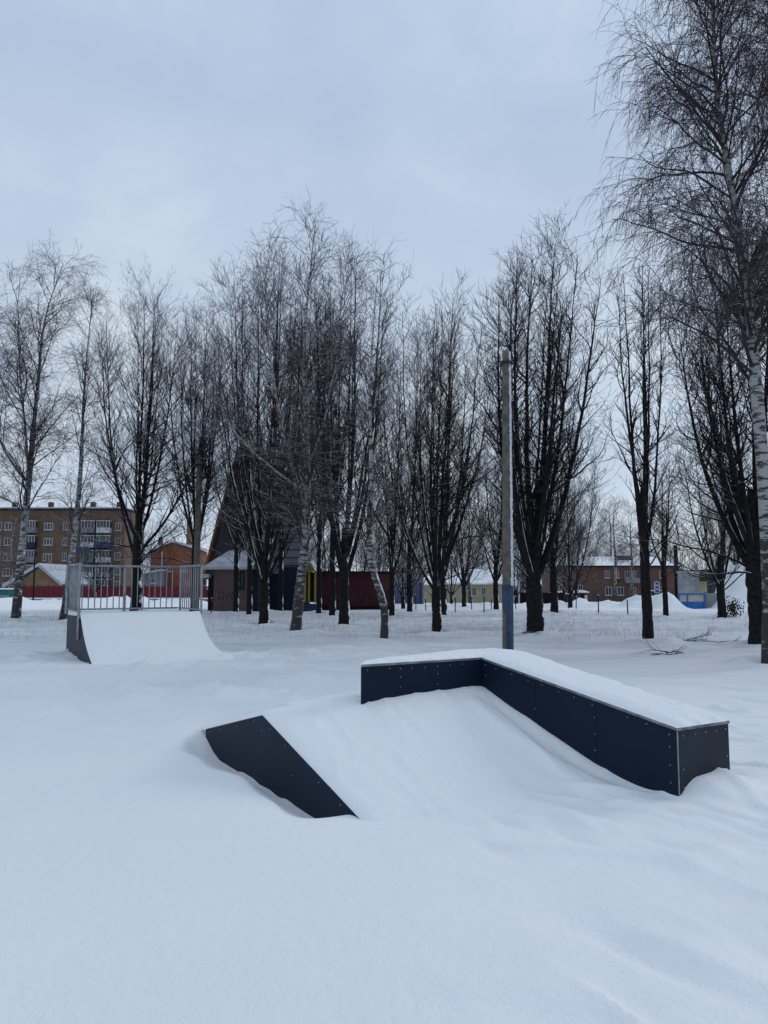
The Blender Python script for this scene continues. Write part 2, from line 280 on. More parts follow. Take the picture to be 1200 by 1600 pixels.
FEET = [(P(a_, b_, c_)[0], c_) for a_, b_, c_ in [(212, 954, 45.0), (303, 958, 41.0), (368, 957, 42.0), (412, 975, 30.5), (389, 961, 38.0), (438, 953, 44.0), (498, 955, 43.0), (519, 962, 37.0), (537, 980, 28.0), (640, 953, 45.0), (612, 962, 38.0), (690, 962, 38.0), (682, 987, 25.6), (836, 991, 24.3), (775, 953, 46.0), (866, 957, 42.0), (1012, 1003, 21.1), (1040, 964, 36.5), (1128, 965, 36.0), (1186, 1009, 19.8), (24, 968, 34.0), (97, 968, 34.0), (460, 990, 24.6), (599, 1002, 21.3), (1204, 1038, 15.4), (1330, 1040, 17.5)]]
FEET.append((P(793, 1030, 16.3)[0], 16.3))
def ground_z(x, y, fine=True):
    x = np.asarray(x, float); y = np.asarray(y, float)
    z = far_z(y)
    z = z + 0.045 * fbm(x / 5.5, y / 5.5, 3, 3) * sstep(2, 12, y) * (1 + sstep(15, 40, y))
    for bx, by, rx, ry, h in BANKS:
        z = z + h * np.exp(-((x - bx) / rx) ** 4 - ((y - by) / ry) ** 2) * (1 + 0.7 * fbm(x / 0.8, y / 0.8, 3, 5))
    for fi, (fx, fy) in enumerate(FEET):
        q = np.sqrt((x - fx) ** 2 + (y - fy) ** 2) + 0.12 * vnoise(x * 2.3, y * 2.3, fi); z = z + 0.10 * np.exp(-((q - 0.55) / 0.30) ** 2) * (1 + 0.5 * np.sin(fi * 2.1 + np.arctan2(y - fy, x - fx))) - 0.09 * np.exp(-(q / 0.33) ** 2)
    # wind drifts running down to the right
    a = 0.53 * x - 0.85 * y; b = 0.85 * x + 0.53 * y
    wob = 0.5 * fbm(x / 1.3, y / 1.3, 2, 9)
    rg = sstep(-0.2, 1.6, x + 0.1 * (6 - y)) * (1 - 0.6 * sstep(9, 16, y))
    r1 = fbm(a / 1.9 + wob, b / 0.42 + wob, 2, 21)
    rm = np.clip(0.5 + 2.2 * fbm(x / 1.1, y / 1.1, 2, 23), 0, 1); z = z + 0.042 * rg * rm * np.clip(1.05 - np.sqrt(r1 ** 2 + 0.003), 0, 1) ** 7
    c_ = 0.95 * x - 0.32 * y; d_ = 0.32 * x + 0.95 * y; z = z + 0.03 * rg * np.clip(1.05 - np.sqrt(fbm(c_ / 2.2, d_ / 0.5 + wob, 2, 27) ** 2 + 0.003), 0, 1) ** 7 * sstep(2.2, 3.2, y)
    z = z + 0.014 * fbm(a / 1.3, b / 0.45, 2, 31) * (0.15 + rg)
    # half filled footprints and wind lumps at the right
    for lx_, ly_, ll_, lw_, lh_ in LUMPS:
        ex = x - lx_; ey = y - ly_; ea = 0.53 * ex - 0.85 * ey; eb = 0.85 * ex + 0.53 * ey
        z = z + lh_ * np.exp(-(ea / ll_) ** 2 - (eb / lw_) ** 2)
    # broken crust in the middle distance on the left
    cm = sstep(7.2, 9.5, y) * (1 - sstep(16, 22, y)) * (1 - sstep(1.5, 4, x))
    z = z + 0.20 * cm * np.maximum(0, fbm(x / 0.55, y / 0.8, 3, 41) - 0.03) + 0.03 * cm * fbm(x / 0.16, y / 0.2, 2, 43)
    # old wheel ruts crossing in front of the trees
    for yy, sl, dp in ((26.5, 0.0, 0.11), (28.2, 0.0, 0.09), (23.2, -0.09, 0.08), (21.6, -0.10, 0.09), (19.8, -0.05, 0.06), (17.6, 0.03, 0.05)):
        d = y - (yy + sl * (x + 3) + 0.35 * np.sin(x * 0.23 + yy))
        z = z - dp * np.exp(-(d / 0.22) ** 2) * (0.6 + 0.4 * np.sin(x * 1.9 + yy)) + dp * 0.8 * np.exp(-((d - 0.45) / 0.25) ** 2)
    # wooded strip: tufts under the snow
    wd = sstep(23, 26, y) * (1 - sstep(40, 50, y))
    z = z + 0.08 * wd * fbm(x / 0.5, y / 0.9, 3, 51)
    # hollow blown out along the kicker's side panel
    dx = x - TOE[0]; dy = y - TOE[1]; u = dx * U[0] + dy * U[1]; v = dx * V_[0] + dy * V_[1]
    out_w = 0.36 + 0.05 * np.sin(v * 3.1 + 0.6) + 0.03 * np.sin(v * 7.3)
    along = sstep(0.05, 0.65, v) * (1 - sstep(2.9, 3.45, v))
    uo = -u
    hol = np.where(uo < 0, 1.0, np.clip(1 - (uo / out_w) ** 1.6, 0, 1)) * (1 - sstep(0.2, 0.6, u))
    z = z - (0.165 + 0.02 * vnoise(v * 5, v * 0 + 3.3, 4)) * hol * along + 0.006 * along * np.exp(-((uo - 1.25 * out_w) / 0.14) ** 2)
    # snow heaped at the near end of the ledge
    lx = x - LNC[0]; ly = y - LNC[1]; lu = lx * U[0] + ly * U[1]; lv = lx * V_[0] + ly * V_[1]
    z = z + 0.115 * sstep(0.0, 0.20, lu) * (1 - 0.5 * sstep(0.42, 0.75, lu)) * np.exp(-((lv + 0.06) / 0.30) ** 2) * (lu < 1.6) + 0.03 * np.exp(-((lu - 0.85) / 0.35) ** 2 - ((lv - 0.3) / 0.7) ** 2)
    z = z - 0.045 * np.exp(-((lu + 0.10) / 0.16) ** 2 - ((lv - 0.25) / 0.40) ** 2)
    return z

def axis(segs):
    o = []
    for a, b, n in segs: o += list(np.linspace(a, b, n, endpoint=False))
    return np.array(o + [segs[-1][1]])
gx = axis([(-900, -120, 10), (-120, -40, 40), (-40, -14, 90), (-14, -5, 110), (-5, 6, 300), (6, 16, 110), (16, 45, 90), (45, 120, 40), (120, 900, 10)])
gy = axis([(-60, 0, 10), (0, 2, 14), (2, 9.5, 260), (9.5, 20, 200), (20, 34, 170), (34, 70, 120), (70, 130, 50), (130, 1500, 20)])
GX, GY = np.meshgrid(gx, gy); GZ = ground_z(GX, GY)
nx, ny = len(gx), len(gy); idx = np.arange(nx * ny).reshape(ny, nx)
Q = np.stack([idx[:-1, :-1], idx[:-1, 1:], idx[1:, 1:], idx[1:, :-1]], -1).reshape(-1, 4)
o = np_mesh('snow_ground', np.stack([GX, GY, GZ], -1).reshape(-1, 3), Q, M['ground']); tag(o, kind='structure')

def uv(org, u, v): return org + U * u + V_ * v
def dot_screws(parent, pts, nrm, r=0.0045):
    first = None; rr_ = random.Random(len(pts))
    for p in pts:
        if rr_.random() < 0.10: continue
        p = (p[0], p[1], p[2] + rr_.uniform(-0.006, 0.006))
        if first is None:
            b = MB(); n = np.array(nrm, float); n /= np.linalg.norm(n)
            b.tube([n * -0.004, n * 0.004, n * 0.006], [r, r, r * 0.5], 8); first = b.build('screw', M['screw'], parent); first.location = p
        else:
            c = first.copy(); C.objects.link(c); c.parent = parent; c.location = p

# ------------------------------------------------------------------ kicker ramp with triangular side panels
ramp = tag(empty('kicker_ramp', (TOE[0], TOE[1], 0)), 'low snow covered wedge ramp with a triangular navy side panel, sunk in the snow', 'skate ramp')
def L(org, u, v, z): p = U * u + V_ * v; return (p[0], p[1], z)
RIDGE_V, RIDGE_Z, RW, RLEN = 1.768, 0.435, 2.20, 3.35
def panel(u0):
    b = MB()
    b.prism([L(0, u0, -0.10, -0.35), L(0, u0, -0.02, 0.0), L(0, u0, RIDGE_V - 0.012, RIDGE_Z), L(0, u0, RIDGE_V + 0.012, RIDGE_Z), L(0, u0, RLEN, 0.065), L(0, u0, RLEN, -0.35)], (*(U * 0.016), 0))
    return b
sp1 = panel(0).build('side_panel', M['navy'], ramp)
deck = MB()
deck.prism([L(0, 0.017, -0.05, -0.05), L(0, 0.017, RIDGE_V, RIDGE_Z - 0.012), L(0, 0.017, RLEN - 0.01, 0.05), L(0, 0.017, RLEN - 0.01, -0.3), L(0, 0.017, 0, -0.3)], (*(U * (RW - 0.02)), 0))
deck.build('deck', M['edge'], ramp)
pts = []
for f in (0.12, 0.32, 0.5, 0.68, 0.86): v = f * RIDGE_V; pts.append(L(0, -0.001, v + 0.05, RIDGE_Z * f - 0.03))
for f in (0.12, 0.4, 0.7, 0.9): pts.append(L(0, -0.001, RIDGE_V + f * (RLEN - RIDGE_V), RIDGE_Z + f * (0.065 - RIDGE_Z) - 0.035))
pts += [L(0, -0.001, RIDGE_V, 0.31), L(0, -0.001, RIDGE_V, 0.12), L(0, -0.001, 1.1, 0.05)]
dot_screws(ramp, pts, (-U[0], -U[1], 0), 0.0045)
# snow lying on the ramp, running out into the field
cu = np.linspace(0.0, 3.6, 150); cv = np.linspace(-1.6, 3.5, 190); CU, CV = np.meshgrid(cu, cv)
WX = TOE[0] + CU * U[0] + CV * V_[0]; WY = TOE[1] + CU * U[1] + CV * V_[1]
RV = RIDGE_V - 0.27 * sstep(0.3, 1.5, CU); RZ = RIDGE_Z + 0.035 * sstep(0.3, 1.5, CU)
d_front = CV / RV * RZ; d_back = RZ + (CV - RIDGE_V) / (RLEN - RIDGE_V) * (0.065 - RIDGE_Z)
d_back = np.where(CU > 0.3, np.minimum(RZ, d_back + 0.05), d_back); dk = -smax(-d_front, -d_back, 0.012)
edge = 1 - np.exp(-(CU / 0.05) ** 1.2)
th = 0.012 + 0.040 * edge + 0.035 * sstep(0.2, 1.5, CU)
dr = 0.022 * fbm(CU / 0.5 + 0.3 * CV, CV / 1.6, 3, 61) + 0.014 * (1 - np.abs(fbm(CU / 0.28 - 0.5 * CV, CV / 1.3 + CU * 0.4, 2, 67))) ** 4
# groove scoured beside the ledge face (the ledge face is the plane u = LU0)
LU0 = float((LNC - TOE) @ U)
gd = LU0 - CU
gro = (0.055 * sstep(0.02, 0.12, gd) * sstep(0.27 + 0.05 * np.sin(CV * 5), 0.16, gd) - 0.028 * np.exp(-((gd - 0.36) / 0.09) ** 2)) * sstep(1.5, 1.1, CV) * sstep(-0.9, 0.1, CV)
zz = dk + th + dr * edge - gro
gz_ = ground_z(WX, WY)
fade = sstep(-1.55, -0.5, CV)
zz = smax(zz, gz_ * 0 + ground_z(WX, WY) + 0.0, 0.055 * edge * fade + 0.002)
zz = zz - (1 - fade) * 0.03 - 0.03 * (1 - sstep(3.6, 3.1, CV)) * 0
# the sheet stays above the ramp only; at its left edge it ends on the panel, right of the ledge it dips under the field
over = sstep(LU0 + 0.05, LU0 + 0.3, CU); zz = zz * (1 - over) + (gz_ - 0.12) * over
edge_l = (CU <= 0.0001) | ((CU < 0.03) & (CV < 0))
zz = np.where(CV < 0, zz - 0.10 * (1 - sstep(0.0, 0.55, CU + 0.6 * np.clip(CV, -1, 0) + 0.45 * (CV < -0.0) * 0)) * sstep(0, -0.4, CV), zz)
cidx = np.arange(CU.size).reshape(CU.shape)
CQ = np.stack([cidx[:-1, :-1], cidx[:-1, 1:], cidx[1:, 1:], cidx[1:, :-1]], -1).reshape(-1, 4)
VV = np.stack([WX - TOE[0], WY - TOE[1], zz], -1).reshape(-1, 3)
# skirt so the snow layer has thickness along the panel
sk0 = cidx[:, 0]; nV = len(VV); low = VV[sk0].copy(); low[:, 2] = np.minimum(low[:, 2] - 0.004, dk[:, 0] + 0.002)
SQ = np.stack([sk0[:-1], sk0[1:], nV + np.arange(1, len(sk0)), nV + np.arange(len(sk0) - 1)], -1)
np_mesh('snow_cover', np.vstack([VV, low]), np.vstack([CQ, SQ]), M['snow'], ramp)

# ------------------------------------------------------------------ L-shaped ledge
led = tag(empty('grind_ledge', (LNC[0], LNC[1], 0)), 'L-shaped navy ledge box with screws, thick snow lying along its top', 'skate ledge')
LL, LW, ZN, ZF, AL, AD = 2.361, 0.604, 0.500, 0.833, 1.391, 0.58
def topz(v): return ZN + (ZF - ZN) * min(v, LL) / LL
b = MB()
for v0_, v1_ in ((0, 0.815), (0.819, 1.56), (1.564, LL)): b.prism([L(0, 0, v0_, -0.25), L(0, 0, v0_, topz(v0_)), L(0, 0, v1_, topz(v1_)), L(0, 0, v1_, -0.25)], (*(U * 0.014), 0))
b.build('side_panel', M['navy'], led)
b = MB(); b.prism([L(0, 0.016, 0, -0.25), L(0, LW, 0, -0.25), L(0, LW, 0, ZN), L(0, 0.016, 0, ZN)], (*(V_ * 0.014), 0)); b.build('end_panel', M['charcoal'], led)
b = MB(); b.prism([L(0, -AL, LL, 0.2), L(0, -0.002, LL, 0.2), L(0, -0.002, LL, ZF), L(0, -AL, LL, ZF)], (*(V_ * 0.014), 0)); b.build('arm_panel', M['navy'], led)
b = MB(); b.prism([L(0, LW - 0.014, 0.016, -0.25), L(0, LW - 0.014, 0.016, ZN), L(0, LW - 0.014, LL, ZF), L(0, LW - 0.014, LL + AD, ZF), L(0, LW - 0.014, LL + AD, -0.25)], (*(U * 0.014), 0)); b.build('side_panel', M['navy'], led)
BA = [(-AL + 0.015, LL + 0.016), (-AL + 0.075, LL + 0.10), (-0.10, LL + 0.50), (LW - 0.016, LL + AD)]
b = MB()
for (u0_, v0_), (u1_, v1_) in zip(BA[:-1], BA[1:]): b.hexa([L(0, u0_, v0_ - 0.012, -0.1), L(0, u1_, v1_ - 0.012, -0.1), L(0, u1_, v1_, -0.1), L(0, u0_, v0_, -0.1), L(0, u0_, v0_ - 0.012, ZF), L(0, u1_, v1_ - 0.012, ZF), L(0, u1_, v1_, ZF), L(0, u0_, v0_, ZF)])
b.build('back_panel', M['navy'], led)
# deck boards with a metal lip
b = MB(); ov = 0.008
b.prism([L(0, -ov, -ov, ZN + 0.002), L(0, -ov, LL - 0.0, ZF + 0.002), L(0, -ov, LL, ZF + 0.022), L(0, -ov, -ov, ZN + 0.022)], (*(U * (LW + 2 * ov)), 0))
b.prism([L(0, -AL - ov, LL - ov, ZF + 0.001), L(0, LW + ov, LL + 0.0005, ZF + 0.001), L(0, LW + ov, LL + AD + ov, ZF + 0.001), L(0, -0.10, LL + 0.50 + ov, ZF + 0.001), L(0, -AL + 0.06, LL + 0.10 + ov, ZF + 0.001)], (0, 0, 0.022))
b.build('deck', M['edge'], led)
# corner trim
b = MB(); b.prism([L(0, -0.003, -0.003, -0.2), L(0, 0.004, -0.003, -0.2), L(0, 0.004, 0.004, -0.2), L(0, -0.003, 0.004, -0.2)], (0, 0, ZN + 0.198)); b.build('corner_trim', M['galv'], led)
pts = []
for f, dz in ((0.03, 0.05), (0.12, .035), (0.2, .035), (0.28, .035), (0.36, .035), (0.45, .035), (0.53, .035), (0.62, .035), (0.7, .035), (0.8, .035), (0.9, .035), (0.97, .035)): pts.append(L(0, -0.002, f * LL, topz(f * LL) - dz))
for f in (0.03, 0.35, 0.66, 0.97):
    for dz in (0.14, 0.27, 0.40): pts.append(L(0, -0.002, f * LL, topz(f * LL) - dz))
dot_screws(led, pts, (-U[0], -U[1], 0))
pts = [L(0, u_, -0.002, ZN - 0.04) for u_ in (0.06, 0.2, 0.32, 0.45, 0.56)] + [L(0, 0.05, -0.002, z_) for z_ in (0.36, 0.22, 0.08)] + [L(0, 0.57, -0.002, z_) for z_ in (0.38, 0.25, 0.12)]
dot_screws(led, pts, (-V_[0], -V_[1], 0))
pts = [L(0, -AL + q, LL - 0.002, ZF - 0.035) for q in (0.06, 0.3, 0.42, 0.55, 0.7, 0.85, 1.0, 1.15, 1.3)] + [L(0, -AL + q, LL - 0.002, z_) for q in (0.42, 0.85) for z_ in (0.72, 0.62)]
dot_screws(led, pts, (-V_[0], -V_[1], 0))
# snow along the top: a rounded slab with a soft irregular edge
def slab(u0, u1, v0, v1, zf, t, nu, nv, seed, name='snow_cover', openv=False, taper_=False):
    uu = np.linspace(u0, u1, nu); vv = np.linspace(v0, v1, nv); A, B = np.meshgrid(uu, vv); A0, B0 = A, B
    if taper_:
        vmax = np.interp(A, [-AL, -AL + 0.075, -0.10, LW], [LL + 0.03, LL + 0.11, LL + 0.505, v1]); B = v0 + (B - v0) / (v1 - v0) * (vmax - v0)
    wx = A * U[0] + B * V_[0]; wy = A * U[1] + B * V_[1]
    de = np.minimum(A - u0, u1 - A)
    de = np.minimum(de, B - v0)
    de = np.minimum(de, (vmax - B) if taper_ else (v1 - B))
    de = np.maximum(de + 0.040 * fbm(A / 0.10 + seed, B / 0.10, 3, seed) - 0.006, 0)
    hgt = t * (1 - np.exp(-(np.minimum(de, 0.3) / 0.045) ** 0.9)) * (1 + 0.40 * fbm(A / 0.4, B / 0.6, 4, seed + 3)) + 0.003
    z = zf(B) + hgt
    bad = (A0 == uu[0]) | (A0 == uu[-1]) | (B0 == vv[0]) | (B0 == vv[-1]); z = np.where(bad, zf(B) - 0.002, z)
    ii = np.arange(A.size).reshape(A.shape); q = np.stack([ii[:-1, :-1], ii[:-1, 1:], ii[1:, 1:], ii[1:, :-1]], -1).reshape(-1, 4)
    return np.stack([wx, wy, z], -1).reshape(-1, 3), q
z1 = lambda B: ZN + (ZF - ZN) * np.minimum(B, LL) / LL + 0.023
va, qa = slab(-0.006, LW + 0.006, -0.006, LL + AD, z1, 0.043, 60, 200, 5)
vb, qb = slab(-AL - 0.006, LW, LL - 0.006, LL + AD, lambda B: ZF + 0.024 + 0 * B, 0.043, 140, 60, 6, taper_=True)
np_mesh('snow_cover', np.vstack([va, vb]), np.vstack([qa, qb + len(va)]), M['snow'], led)

# ------------------------------------------------------------------ quarter pipe with railings
qp = tag(empty('quarter_pipe', (QO[0], QO[1], 0)), 'snow filled quarter pipe ramp with a grey side panel and galvanised bar railings', 'skate ramp')
QW, QF, QB, QZ = 2.60, 1.45, 3.20, 0.88
def qcurve(f): return QZ * (1.25 * f - 0.0) ** 1.0 if False else QZ * (0.62 * f + 0.38 * f ** 2.4)
prof = [(-0.3, -0.06)] + [(QF * f, qcurve(f)) for f in np.linspace(0, 1, 14)]
for u0, nm in ((0, 'side_panel'), (QW - 0.02, 'side_panel')):
    b = MB(); b.prism([L(0, u0, v, z) for v, z in prof] + [L(0, u0, QB, QZ), L(0, u0, QB, -0.4), L(0, u0, -0.3, -0.4)], (*(U * 0.02), 0)); b.build(nm, M['charcoal'], qp)
b = MB(); b.prism([L(0, 0.021, v, z - 0.02) for v, z in prof] + [L(0, 0.021, QB - 0.02, QZ - 0.02), L(0, 0.021, QB - 0.02, -0.4), L(0, 0.021, -0.3, -0.4)], (*(U * (QW - 0.042)), 0)); b.build('deck', M['edge'], qp)
b = MB(); b.tube([L(0, -0.03, QF + 0.02, QZ + 0.01), L(0, QW + 0.03, QF + 0.02, QZ + 0.01)], 0.03, 8); b.build('coping', M['galv'], qp, True)
def qslab():
    uu = np.linspace(0.0, QW + 0.9, 110); vv = np.linspace(-1.4, QB, 120); A, B = np.meshgrid(uu, vv)
    f = np.clip(B / QF, -1.2, 1); z = np.where(B < 0, QZ * 0.35 * f, QZ * (0.62 * np.clip(f, 0, 1) + 0.38 * np.clip(f, 0, 1) ** 2.4))
    z = z + 0.055 + 0.02 * fbm(A / 0.7, B / 0.6, 3, 71) + 0.03 * np.exp(-((B - QF) / 0.25) ** 2)
    z = z - 0.03 * np.exp(-(A / 0.05) ** 2)
    wx = QO[0] + A * U[0] + B * V_[0]; wy = QO[1] + A * U[1] + B * V_[1]; g = ground_z(wx, wy)
    # on the right the snow slumps off the edge in a soft apron
    ap = sstep(0.0, 0.85, A - QW + 0.03); drop = 1 - ap * sstep(QB, QF * 0.9, B)
    wq = 0.10 + 0.5 * sstep(1.1, -0.2, B); sq = sstep(0, wq, A - QW); z = z * (1 - sq) + (g - 0.05) * sq
    z = smax(z, g, 0.06 * sstep(0, 0.2, A)) - 0.04 * sstep(-0.7, -1.35, B) - 0.12 * sstep(0.12, 0.42, A - QW) - 0.10 * sstep(-0.35, -0.9, B)
    z = np.where((B < 0), z - 0.12 * (1 - sstep(0, 0.5, A)) * sstep(0, -0.5, B), z)
    ii = np.arange(A.size).reshape(A.shape); q = np.stack([ii[:-1, :-1], ii[:-1, 1:], ii[1:, 1:], ii[1:, :-1]], -1).reshape(-1, 4)
    return np.stack([wx - QO[0], wy - QO[1], z], -1).reshape(-1, 3), q
v_, q_ = qslab(); np_mesh('snow_cover', v_, q_, M['snow'], qp)
def railing(a, c, n, name='railing'):
    a = np.array(a); c = np.array(c); b = MB(); z0, z1_ = QZ + 0.12, 2.02
    la, lc = (a[0] * U + a[1] * V_), (c[0] * U + c[1] * V_)
    p = lambda f, z: (la[0] + (lc[0] - la[0]) * f, la[1] + (lc[1] - la[1]) * f, z)
    b.tube([p(0, z1_), p(1, z1_)], 0.024, 8); b.tube([p(0, z0), p(1, z0)], 0.020, 8)
    for i in range(1, n): b.tube([p(i / n, z0), p(i / n, z1_)], 0.0125, 6)
    return b.build(name, M['galv'], qp, True)
railing((0.0, QF + 0.05), (0.0, QB), 10); railing((QW, QF + 0.05), (QW, QB), 10); railing((0.03, QB), (QW - 0.03, QB), 18)
for a_, z0_ in (((0.0, QF + 0.03), 0.42), ((QW, QF + 0.03), 0.9), ((0.0, QB), 0.9), ((QW, QB), 0.9), ((QW / 2 - 0.03, QB), 0.9)):
    q = a_[0] * U + a_[1] * V_; b = MB(); off = -0.035 * U if a_[0] == 0 else (0.035 * U if a_[0] == QW else 0 * U)
    q = q + off; b.box((q[0] - 0.022, q[1] - 0.022, z0_), (q[0] + 0.022, q[1] + 0.022, 2.05)); b.build('post', M['galv'], qp)

# ------------------------------------------------------------------ concrete pole
PY = 16.3; pb = P(793, 1030, PY); pt = P(790.5, 549, PY)
pole = tag(empty('utility_pole', (pb[0], pb[1], 0)), 'tall bare concrete pole with faded blue lower part and snow down its right side', 'pole')
def sect(z, wl, wr): return [(-wl, -0.10 * wl / 0.11, z), (wr * 0.35, -0.15 * wl / 0.11, z), (wr, 0.02, z), (wr * 0.6, 0.13, z), (-wl * 0.7, 0.12, z)]
def pole_piece(z0, z1_, name, m, grow=0.0):
    b = MB(); H = pt[2]; tl = pt[0] - pb[0]
    vs_ = []
    for z in np.linspace(z0, z1_, 14):
        f = z / H; w = 0.128 * (1 - f) + 0.088 * f + grow
        vs_ += [(x + tl * f, y_, z_) for x, y_, z_ in sect(z, w, w)]
    n = 5; fs = [(i * n + j, i * n + (j + 1) % n, (i + 1) * n + (j + 1) % n, (i + 1) * n + j) for i in range(13) for j in range(n)]
    fs += [tuple(range(n))[::-1], tuple(range(13 * n, 14 * n))]
    b.add(vs_, fs); return b.build(name, m, pole)
pole_piece(-0.3, pt[2], 'shaft', M['conc'])
# lower coat of paint wraps the front and right faces
b = MB(); vs_ = []
for z in np.linspace(-0.2, 1.58, 12):
    w = 0.128 - 0.004 * z / 1.5 * 1.2 + 0.004; s5 = sect(z, w, w); k = -0.4 if z < 0.95 else -1.0
    x0 = w * k; y0 = s5[0][1] + (s5[1][1] - s5[0][1]) * ((x0 + w) / (w * 1.35))
    tl = (pt[0] - pb[0]) * z / pt[2]
    vs_ += [(x0 + tl, y0 - 0.004, z), (s5[1][0] + tl, s5[1][1] - 0.004, z), (s5[2][0] + tl + 0.004, s5[2][1], z), (s5[3][0] + tl + 0.004, s5[3][1] + 0.004, z)]
b.add(vs_, [(i * 4 + j, i * 4 + j + 1, i * 4 + j + 5, i * 4 + j + 4) for i in range(11) for j in range(3)]); b.build('paint_coat', M['bluepaint'], pole)
rng = random.Random(3)
b = MB(); vs_ = []; zs = np.linspace(1.56, pt[2] - 0.02, 130)
for i, z in enumerate(zs):
    f = z / pt[2]; w = 0.128 * (1 - f) + 0.088 * f; s5 = sect(z, w, w); tl = (pt[0] - pb[0]) * f; j = rng.uniform(-0.010, 0.010); j2 = rng.uniform(0.0, 0.016)
    vs_ += [(s5[1][0] + tl + 0.012 + j, s5[1][1] + 0.006, z), (s5[1][0] * 0.5 + s5[2][0] * 0.5 + tl + 0.016 + j2, (s5[1][1] + s5[2][1]) / 2 - 0.012, z), (s5[2][0] + tl + 0.014 + j2, s5[2][1] + 0.0, z), (s5[3][0] + tl - 0.01, s5[3][1] - 0.01, z)]
b.add(vs_, [(i * 4 + j, i * 4 + j + 1, i * 4 + j + 5, i * 4 + j + 4) for i in range(len(zs) - 1) for j in range(3)]); b.build('snow_crust', M['rime'], pole, True)
zb = pt[2] - 0.30; b = MB(); b.box((-0.115 + pt[0] - pb[0], -0.16, zb), (0.125 + pt[0] - pb[0], 0.15, zb + 0.05)); b.tube([(0.10 + pt[0] - pb[0], 0, zb + 0.02), (0.17 + pt[0] - pb[0], -0.05, zb + 0.0)], 0.014); b.build('clamp_band', M['iron'], pole)
b = MB(); b.tube([(pt[0] - pb[0] + 0.02, 0, pt[2] - 0.05), (pt[0] - pb[0] + 0.02, 0, pt[2] + 0.07)], 0.009); b.build('top_pin', M['iron'], pole)

# ------------------------------------------------------------------ trees
def nrm(a): return a / (np.linalg.norm(a, axis=-1, keepdims=True) + 1e-9)
def grow(base, d, length, n, trop, wob, rs):
    """grow many branches at once. base,d (B,3); length (B,); trop (3,) pull per unit of the way"""
    B = len(base); pts = np.empty((B, n, 3)); pts[:, 0] = base; d = nrm(d); st = (length / (n - 1))[:, None]
    for i in range(1, n):
        d = nrm(d + trop / (n - 1) + rs.normal(0, wob, (B, 3)) / math.sqrt(n - 1)); pts[:, i] = pts[:, i - 1] + d * st
    return pts
def spawn(par, rad, cnt, t0, t1, ang, rs, angv=0.2, up=0.0, bias=1.0):
    """pick points on parents -> base, dir, parent t, parent index, radius"""
    B, n, _ = par.shape; pi = np.repeat(np.arange(B), cnt); k = len(pi)
    t = t0 + (t1 - t0) * rs.rand(k) ** bias; s = t * (n - 1); i = np.minimum(s.astype(int), n - 2); f = (s - i)[:, None]
    base = par[pi, i] * (1 - f) + par[pi, i + 1] * f; tan = nrm(par[pi, i + 1] - par[pi, i])
    r = rad[pi, i] * (1 - f[:, 0]) + rad[pi, i + 1] * f[:, 0]
    rnd = nrm(rs.normal(0, 1, (k, 3))); perp = nrm(rnd - (rnd * tan).sum(-1, keepdims=True) * tan)
    a = (ang + rs.normal(0, angv, k))[:, None]; d = tan * np.cos(a) + perp * np.sin(a); d[:, 2] += up
    return base, nrm(d), t, pi, r
def tubes(sets):
    """sets of (pts(B,n,3), rad(B,n), k) -> verts, quads"""
    Vs, Qs, off = [], [], 0
    for pts, rad, k in sets:
        B, n, _ = pts.shape
        if B == 0: continue
        T = nrm(np.gradient(pts, axis=1)); ref = np.where(np.abs(T[..., 2:3]) > 0.85, np.array((1.0, 0, 0)), np.array((0, 0, 1.0)))
        ref = np.broadcast_to(ref[:, :1], T.shape)
        A = nrm(np.cross(T, ref)); Bn = np.cross(A, T); a = np.arange(k) * 2 * np.pi / k + np.pi / 2
        ring = pts[:, :, None] + rad[:, :, None, None] * (np.cos(a)[:, None] * A[:, :, None] + np.sin(a)[:, None] * Bn[:, :, None])
        Vs.append(ring.reshape(-1, 3)); ii = off + np.arange(B * n * k).reshape(B, n, k); jn = np.roll(ii, -1, axis=2)
        Qs.append(np.stack([ii[:, :-1], jn[:, :-1], jn[:, 1:], ii[:, 1:]], -1).reshape(-1, 4)); off += B * n * k
    return np.vstack(Vs), np.vstack(Qs)
def taper(r0, r1, n, p=1.0): f = np.linspace(0, 1, n)[None] ** p; return r0[:, None] * (1 - f) + r1[:, None] * f
def trunk_mesh(path, rad, name, m, parent, rs, k=12, flare=0.35, extra=()):
    pts = np.array(path); n = 40; s = np.linspace(0, len(pts) - 1, n); i = np.minimum(s.astype(int), len(pts) - 2); f = (s - i)[:, None]
    # Catmull-Rom
    pm = np.vstack([2 * pts[0] - pts[1], pts, 2 * pts[-1] - pts[-2]]); p0, p1, p2, p3 = pm[i], pm[i + 1], pm[i + 2], pm[i + 3]
    c = 0.5 * (2 * p1 + (p2 - p0) * f + (2 * p0 - 5 * p1 + 4 * p2 - p3) * f ** 2 + (3 * p1 - p0 - 3 * p2 + p3) * f ** 3)
    r = np.interp(s, np.arange(len(rad)), rad); r = r * (1 + flare * np.exp(-np.maximum(c[:, 2], 0) / 0.25)); r = r * (1 + 0.04 * rs.normal(0, 1, n))
    V, Qd = tubes([(c[None], r[None], k)] + list(extra)); V = V + 0.0
    return np_mesh(name, V, Qd, m, parent), c, r

def multi(name, groups, parent):
    """one mesh from several (sets, material) groups"""
    Vs, Qs, mi, off = [], [], [], 0
    for i, (sets, m) in enumerate(groups):
        v, q = tubes(sets); Vs.append(v); Qs.append(q + off); mi.append(np.full(len(q), i)); off += len(v)
    o = np_mesh(name, np.vstack(Vs), np.vstack(Qs), groups[0][1], parent)
    for _, m in groups[1:]: o.data.materials.append(m)
    o.data.polygons.foreach_set('material_index', np.concatenate(mi).astype(np.int32)); return o

